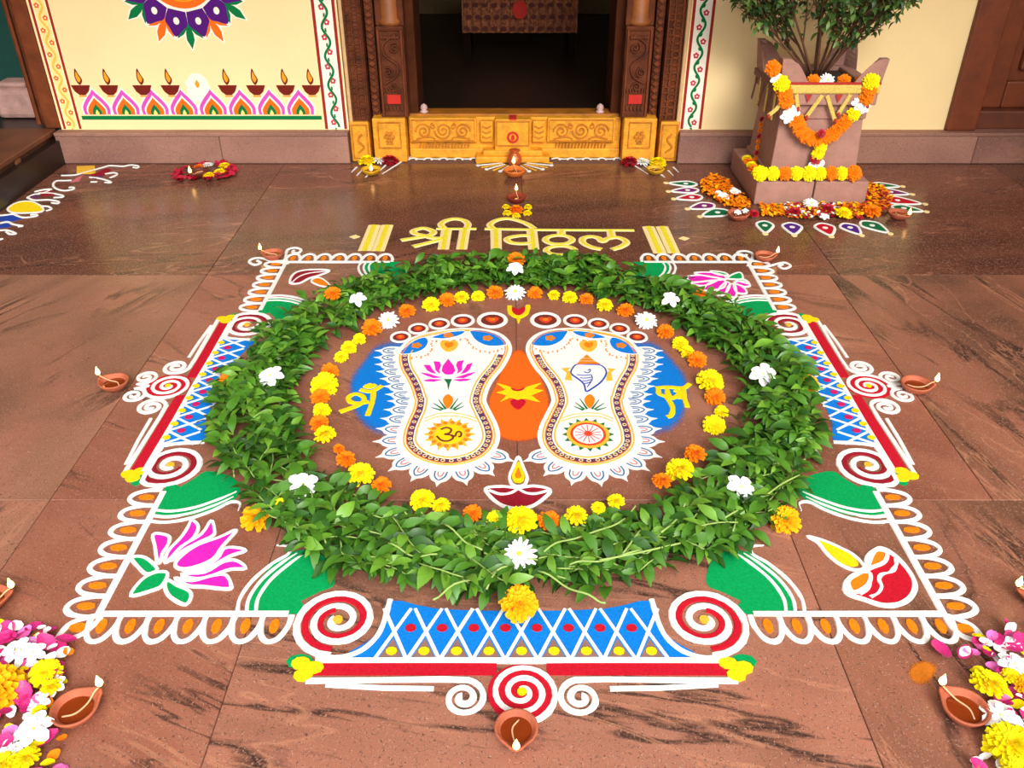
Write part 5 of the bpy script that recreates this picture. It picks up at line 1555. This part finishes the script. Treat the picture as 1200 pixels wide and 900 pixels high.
# ================================================================== THE PLANTER
HB = .115
c1 = Vector(GZ(883, 240)); c2 = Vector(GZ(1013, 240))
bx0, bx1, by0 = c1.x, c2.x, c1.y
zb_top = HB
by1 = by0 + .53
pl = thing('stone_planter', ((bx0 + bx1) / 2, (by0 + by1) / 2, 0), 'pinkish stone altar planter on a square base, garlanded, right of the doorway', 'planter')
MB().box(bx0, bx0 + (bx1 - bx0) * .52 - .003, by0, by1, 0, HB).build('base_stone', M_sand, pl, bevel=.006)
MB().box(bx0 + (bx1 - bx0) * .52 + .003, bx1, by0, by1, 0, HB).build('base_stone', M_sand, pl, bevel=.006)
s0 = Vector(GZ(901, 206, HB)); s1 = Vector(GZ(1002, 206, HB)); sy0 = s0.y; sw = s1.x - s0.x; sxc = (s0.x + s1.x) / 2
t0 = WY(917, 122, sy0 + .006); t1 = WY(1014, 122, sy0 + .006)
zt = t0[1]; tw = t1[0] - t0[0]; txc = (t0[0] + t1[0]) / 2
syc = sy0 + sw / 2
def frustum(x0, x1, y0, y1, z0, X0, X1, Y0, Y1, z1):
    vs = [(x0, y0, z0), (x1, y0, z0), (x1, y1, z0), (x0, y1, z0), (X0, Y0, z1), (X1, Y0, z1), (X1, Y1, z1), (X0, Y1, z1)]
    return MB().add(vs, [(0, 3, 2, 1), (4, 5, 6, 7), (0, 1, 5, 4), (1, 2, 6, 5), (2, 3, 7, 6), (3, 0, 4, 7)])
frustum(s0.x, s1.x, sy0, sy0 + sw, HB, sxc - tw / 2, sxc + tw / 2, syc - tw / 2, syc + tw / 2, zt).build('shaft', M_sand, pl, bevel=.006)
MB().box(s0.x - .012, s1.x + .012, sy0 - .012, sy0 + sw + .012, HB, HB + .02).build('shaft_foot', M_sand, pl, bevel=.006)
ty0 = syc - tw / 2
zc1 = WY(968, 100, ty0 - .03)[1]
cwd = tw / 2 + .035
MB().box(sxc - tw / 2 - .012, sxc + tw / 2 + .012, ty0 - .012, syc + tw / 2 + .012, zt - .07, zt).build('neck_moulding', M_sand, pl, bevel=.006)
# cornice is a square frame round the soil
cor = MB()
for x0_, x1_, y0_, y1_ in ((-cwd, cwd, -cwd, -cwd + .06), (-cwd, cwd, cwd - .06, cwd), (-cwd, -cwd + .06, -cwd + .06, cwd - .06), (cwd - .06, cwd, -cwd + .06, cwd - .06)):
    cor.box(sxc + x0_, sxc + x1_, syc + y0_, syc + y1_, zt, zc1)
cor.build('cornice', M_sand, pl, bevel=.006)
MB().box(sxc - cwd + .05, sxc + cwd - .05, syc - cwd + .05, syc + cwd - .05, zt, zc1 - .02).build('soil', M_soil, pl)
hh = .12
for sx in (-1, 1):
    for sy in (-1, 1):
        # curved horn standing on each corner of the cornice
        n = 7; vs = []
        for i in range(n):
            f = i / (n - 1)
            ins = .035 + .095 * (1 - f) ** .55
            z = zc1 - .002 + hh * f
            o_ = cwd + .012 * f
            cxs = [(o_, o_), (o_ - ins, o_), (o_ - .035, o_ - .035), (o_, o_ - ins)]
            vs += [(sxc + sx * a, syc + sy * b_, z) for a, b_ in cxs]
        fs = []
        for i in range(n - 1):
            for k in range(4):
                k2 = (k + 1) % 4; f_ = (i * 4 + k, i * 4 + k2, (i + 1) * 4 + k2, (i + 1) * 4 + k)
                fs.append(f_ if sx * sy < 0 else f_[::-1])
        top_ = tuple(range((n - 1) * 4, n * 4)); bot = (3, 2, 1, 0)
        fs += [top_ if sx * sy < 0 else top_[::-1], bot if sx * sy < 0 else bot[::-1]]
        MB().add(vs, fs).build('corner_horn', M_sand, pl)
# red marks on the shaft
shf = lambda x, y, dy=-.001: WY(x, y, sy0 + dy)
x, z = WY(945, 186, sy0 - .01); 
# shrub
plc = Vector((sxc, syc, zc1 - .02))
sh = thing('basil_shrub', tuple(plc), 'green holy basil shrub with thin brown stems growing in the stone planter', 'shrub')
br = random.Random(9)
shb = MB(); tips = []
def branch(p, d, ln, r, depth):
    pts = [p]; q = p.copy(); dd = d.copy()
    n = 5
    for i in range(n):
        dd = (dd + Vector((br.uniform(-.10, .10), br.uniform(-.10, .10), br.uniform(-.03, .06)))).normalized()
        q = q + dd * ln / n
        q.y = min(q.y, YW - .06); pts.append(q.copy())
        if depth > 0 and i >= 1:
            for _ in range(br.choice([1, 2])):
                side = (dd + Vector((br.uniform(-1, 1), br.uniform(-1, 1), br.uniform(-.1, .4))) * .75).normalized()
                branch(q.copy(), side, ln * br.uniform(.4, .62), r * .55, depth - 1)
        if depth <= 1: tips.append((q.copy(), dd.copy()))
    MB_ = MB(); MB_.tube([tuple(v) for v in pts], [r * (1 - .6 * i / n) for i in range(n + 1)], 5)
    if depth >= 1: MB_.build('branch' if depth == 1 else 'stem', M_twig, sh, smooth=True)
    else: shb.add(MB_.v, MB_.f)
for i in range(11):
    a = 2 * PI * i / 11 + .3; sp = br.uniform(.35, 1.05)
    d = Vector((math.cos(a) * sp * 1.15, math.sin(a) * sp * .8, 1)).normalized()
    branch(plc + Vector((math.cos(a) * .02, math.sin(a) * .02, 0)), d, br.uniform(.36, .56), .0075, 2)
shb.build('twigs', M_twig, sh)['kind'] = 'stuff'
fol = MB(); nleaf = 0
tl = []
for p, d in tips:
    for _ in range(br.choice([1, 2])):
        tl.append((p + Vector((br.uniform(-.03, .03), min(br.uniform(-.03, .03), YW - .05 - p.y), br.uniform(-.03, .03))), br.uniform(0, 6.28), br.uniform(-.9, .4), br.uniform(-.5, .5), br.uniform(.036, .056)))
tl = [q for q in tl if q[0].z > zc1 + .09 or br.random() < .25]
tl.sort(key=lambda q: q[0].y)
LMsh = []
for i in range(4):
    b = MB(); b.add(*LG[i + 2]); LMsh.append(b.mesh('shrub_leaf', mat(*[('shrub_leaf_mid', (64, 96, 40)), ('shrub_leaf_dark', (40, 70, 30)), ('shrub_leaf_light', (96, 126, 56)), ('shrub_leaf_mid', (64, 96, 40))][i], rough=.5, var=.25), True))
for i, q in enumerate(tl):
    if i < 160:
        o = link('leaf', br.choice(LMsh), sh); o.matrix_local = Matrix.Translation(-plc) @ leaf_mat(q)
    else:
        M = leaf_mat(q); vs, fs = br.choice(LG); fol.cur = br.choice([0, 1, 2]); fol.add([tuple(M @ Vector(v)) for v in vs], fs)
fol.build('foliage', [MATS['shrub_leaf_mid'], MATS['shrub_leaf_dark'], MATS['shrub_leaf_light']], sh, smooth=True)['kind'] = 'stuff'
# garland
q3 = crop(800, 0, 3)
gl = thing('marigold_garland', (sxc, sy0 - .03, zt), 'orange marigold garland with white blossoms looped over the front of the planter', 'garland')
def hang(lst, parent, Yf, sz=1.0):
    for kd, zx, zy, d in lst:
        px, py = 800 + zx / 3, zy / 3
        x, z = WY(px, py, Yf); D = d / 3 / FPX * math.hypot(1, .2) * (Yf * CT + (H - z) * ST)
        o = link('blossom', rnd.choice(KIND[kd][1]), parent, False)
        o.matrix_world = Matrix.LocRotScale(Vector((x, Yf + .012, z)), Matrix.Rotation(R(72), 3, 'X').to_quaternion(), Vector((D * 1.1, D * 1.1, D * .95)))
        o.matrix_basis = world_mat(parent).inverted() @ Matrix.LocRotScale(Vector((x, Yf + .012, z)), (Matrix.Rotation(rnd.uniform(0, 6), 3, 'Z') if 0 else Matrix.Rotation(R(72), 3, 'X') @ Matrix.Rotation(rnd.uniform(0, 6), 3, 'Z')).to_quaternion(), Vector((D * 1.1, D * 1.1, D * .95)))
        o.matrix_parent_inverse = Matrix.Identity(4)
        if kd in CORE: link('heart', CORE[kd], o)
fy = ty0 - .05
hang([('o', 320, 243, 50), ('j', 330, 278, 40), ('y', 350, 297, 54), ('o', 360, 328, 50), ('o', 366, 358, 48), ('j', 374, 412, 52), ('j', 392, 395, 46), ('o', 403, 430, 50), ('o', 414, 456, 46), ('o', 430, 476, 46), ('o', 450, 488, 46), ('o', 472, 492, 46),
      ('o', 505, 486, 44), ('o', 528, 476, 44), ('o', 545, 460, 44), ('o', 560, 444, 44), ('o', 578, 428, 44), ('y', 602, 406, 44), ('j', 618, 365, 46), ('j', 640, 380, 40), ('o', 648, 345, 48), ('o', 656, 318, 50), ('y', 664, 288, 54),
      ('y', 486, 518, 42), ('y', 478, 542, 40), ('r', 470, 562, 36), ('j', 472, 586, 60)], gl, fy)
t = thing('hibiscus', (WY(961, 155, fy)[0], fy, WY(961, 155, fy)[1]), 'small red flower at the lowest point of the planter garland', 'flower')
link('petals', REDP[0], t).matrix_basis = Matrix.LocRotScale(Vector((0, -.02, 0)), Matrix.Rotation(R(70), 3, 'X').to_quaternion(), Vector((.04, .04, .035)))
link('centre', CEN_J, t).matrix_basis = Matrix.LocRotScale(Vector((0, -.03, 0)), Matrix.Rotation(R(70), 3, 'X').to_quaternion(), Vector((.05, .05, .1)))
# flowers on the cornice edge
for kd, zx, zy, d, lb in (('o', 445, 268, 46, 'orange marigold on the planter rim left of the white flower'), ('d', 495, 270, 56, 'white flower on the middle of the planter rim'), ('o', 552, 268, 46, 'orange marigold on the planter rim right of the white flower'), ('r', 424, 216, 28, 'small red flower at the foot of the shrub'), ('j', 426, 240, 30, 'small white blossom at the foot of the shrub'), ('o', 560, 238, 34, 'small orange marigold behind the planter rim')):
    px, py = 800 + zx / 3, zy / 3; zz_ = zc1 + (.0 if zy > 250 else -.018)
    x, y = GZ(px, py, zz_ + .02); D = psize(px, py, d / 3, zz_)
    flower(kd, (x, syc - cwd + .03 if zy > 250 else syc - cwd + .1, zz_ + .012), D, lb, None, (.9, 0), squash=.9)
# row of marigolds along the top of the base
bg = thing('marigold_row', (sxc, by0, HB), 'row of yellow and orange marigolds laid along the planter base', 'garland')
for kd, zx, zy, d in (('y', 282, 630, 50), ('y', 330, 633, 44), ('o', 373, 632, 44), ('y', 415, 635, 46), ('y', 462, 637, 48), ('y', 500, 635, 42), ('o', 538, 632, 44), ('y', 573, 632, 44), ('o', 613, 628, 50), ('o', 256, 606, 36), ('y', 245, 597, 38), ('o', 234, 580, 36), ('y', 223, 568, 34), ('o', 212, 556, 34), ('y', 203, 546, 34)):
    px, py = 800 + zx / 3, zy / 3
    x, y = GZ(px, py, HB + .03); D = psize(px, py, d / 3, HB)
    front = zx > 270
    y = by0 + .012 if front else min(max(y, by0 + .03), by1 - .02)
    if not front: x = bx0 + .02
    o = link('blossom', rnd.choice(KIND[kd][1]), bg)
    o.matrix_basis = Matrix.LocRotScale(Vector((x - sxc, y - by0, .036 if front else .006)), Matrix.Rotation(R(65) if front else R(15), 3, 'X').to_quaternion(), Vector((D * 1.1, D * 1.1, D)))
    link('heart', CORE[kd], o)
# gold lace bunting
lt = thing('gold_lace_bunting', (sxc, fy, zt), 'gold lace band with red edge and hanging zigzag strips around the planter rim', 'bunting')
yl = syc - cwd - .004
a0, a1 = sxc - cwd, sxc + cwd
z_top = WY(968, 99, yl)[1]; z_bot = WY(968, 110, yl)[1]
def strip(pts3, w, m, nm):
    b = MB(lambda a, b_, n: (a, yl - n, b_)); b.ribbon(pts3, w, .004); return b.build(nm, m, lt)
strip([(a0, (z_top + z_bot) / 2), (a1, (z_top + z_bot) / 2)], (z_top - z_bot), M_lace, 'lace_band')
strip([(a0, z_top + .004), (a1, z_top + .004)], .012, M_redcloth, 'red_edge')
for p in ([(400, 332), (406, 382)], [(492, 336), (436, 412)], [(508, 336), (536, 424)], [(592, 332), (548, 402)], [(628, 330), (650, 372)], [(372, 332), (330, 385), (302, 408)]):
    q = [WY(*q3([v])[0], yl - .004) for v in p]; strip(q, .020, M_lace, 'hanging_strip')
    o = MB(); o.lathe([(.002, -.01), (.008, 0), (.006, .012), (.002, .016)], 8, (q[-1][0], yl - .006, q[-1][1] - .006)); o.build('tassel', M_redcloth, lt)
for px in (441, 548):
    x, z = WY(*q3([(px, 345)])[0], yl); b = MB(lambda a, b_, n: (a, yl - n, b_)); b.fill([(x - .016, z + .016), (x, z - .02), (x + .016, z + .016)], .003); b.build('red_pennant', M_redcloth, lt)
# the left flank: band and dark strips
xl = sxc - cwd - .004
FL = lambda a, b_, n: (xl - n, a, b_)
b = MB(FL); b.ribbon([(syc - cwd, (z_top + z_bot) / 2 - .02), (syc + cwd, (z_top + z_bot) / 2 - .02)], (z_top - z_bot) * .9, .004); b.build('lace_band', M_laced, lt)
for k in range(6):
    yy = syc - cwd + .04 + k * .07
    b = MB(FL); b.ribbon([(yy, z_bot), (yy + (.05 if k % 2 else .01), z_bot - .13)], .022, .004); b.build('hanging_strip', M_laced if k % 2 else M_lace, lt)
# orange-red chain hanging on the left flank
ch = thing('blossom_chain', (sxc - sw / 2 - .02, syc, zt), 'thin chain of red and orange blossoms hanging down the left flank of the planter', 'garland')
for k in range(10):
    o = link('blossom', ORA[0] if k % 3 else REDP[0], ch); o.location = (.0 + .0, -.02, -.12 - .028 * k); o.rotation_euler = (R(60), 0, R(-70)); o.scale = (.026, .026, .026)

# ---- petals heaped around the planter's foot
pm = MB()
reg = [(z3q([(62, 650), (100, 622), (160, 640), (172, 665), (205, 690), (240, 725), (235, 742), (170, 740), (110, 705), (70, 680)]), (0, 0, 0, 1)),
       (z3q([(270, 728), (350, 728), (365, 765), (280, 768)]), (0, 0, 1)), (z3q([(350, 725), (560, 722), (552, 768), (400, 778), (360, 770)]), (2, 2, 3, 0, 4)),
       (z3q([(545, 728), (640, 722), (650, 650), (700, 660), (735, 700), (725, 740), (640, 772), (550, 775)]), (0, 1, 1, 0, 2))]
bmats = [M_mo, M_ma, M_rosered, M_wp, M_my]
for px_poly, cols_ in reg:
    poly = g(px_poly); xs = [p[0] for p in poly]; ys = [p[1] for p in poly]
    area_ = abs(sum(poly[i][0] * poly[i - 1][1] - poly[i - 1][0] * poly[i][1] for i in range(len(poly)))) / 2
    n = int(area_ * 9000); done = 0; miss = 0
    while done < n:
        x, y = br.uniform(min(xs), max(xs)), br.uniform(min(ys), max(ys)); c_ = False
        for i in range(len(poly)):
            (x1, y1), (x2, y2) = poly[i - 1], poly[i]
            if (y1 > y) != (y2 > y) and x < (x2 - x1) * (y - y1) / (y2 - y1) + x1: c_ = not c_
        if not c_ or (bx0 - .02 < x < bx1 + .02 and by0 - .02 < y < by1):
            miss += 1
            if miss > 20000: break
            continue
        done += 1; pm.cur = br.choice(cols_)
        M = Matrix.Translation((x, y, .006 + .016 * br.random())) @ Matrix.Rotation(br.uniform(0, 6.28), 4, 'Z') @ Matrix.Rotation(br.uniform(-.7, .7), 4, 'Y') @ Matrix.Diagonal((.02, .02, .02, 1))
        pb = petal_ms[0]; pm.add([tuple(M @ Vector(v)) for v in pb.v], pb.f)
o = pm.build('scattered_petals', bmats, None, smooth=True)
tag(o, 'carpet of loose orange, yellow and crimson petals around the foot of the planter', 'petals', None, 'stuff')
for kd, zx, zy, d, lb in (('d', 452, 708, 54, 'white flower leaning on the middle of the planter base'), ('j', 185, 664, 40, 'white blossom on the petals left of the planter'), ('j', 146, 682, 42, 'cream blossom on the petals farther left of the planter'), ('j', 128, 668, 26, 'small pale blossom at the back of the petals left of the planter'),
        ('o', 666, 735, 62, 'large orange marigold on the petals right of the planter base'), ('y', 568, 742, 50, 'yellow marigold on the petals before the planter base'), ('r', 510, 725, 44, 'crimson flower right of the white flower before the planter'), ('r', 395, 735, 40, 'crimson flower left of the white flower before the planter'), ('r', 252, 742, 34, 'crimson flower beside the near left planter lamp'),
        ('j', 500, 752, 34, 'cream blossom on the petals before the planter base'), ('j', 195, 736, 26, 'white bud in the near left planter lamp'), ('j', 222, 732, 26, 'second white bud in the near left planter lamp')):
    px, py = 800 + zx / 3, zy / 3; z = .02 if zx not in (195, 222) else .03
    x, y = GZ(px, py, z + .015); D = psize(px, py, d / 3, z); y = min(y, by0 - .02) if 250 < zx < 640 else y
    flower(kd, (x, y, z), D * 1.05, lb, None, (.35, 0), squash=.8)
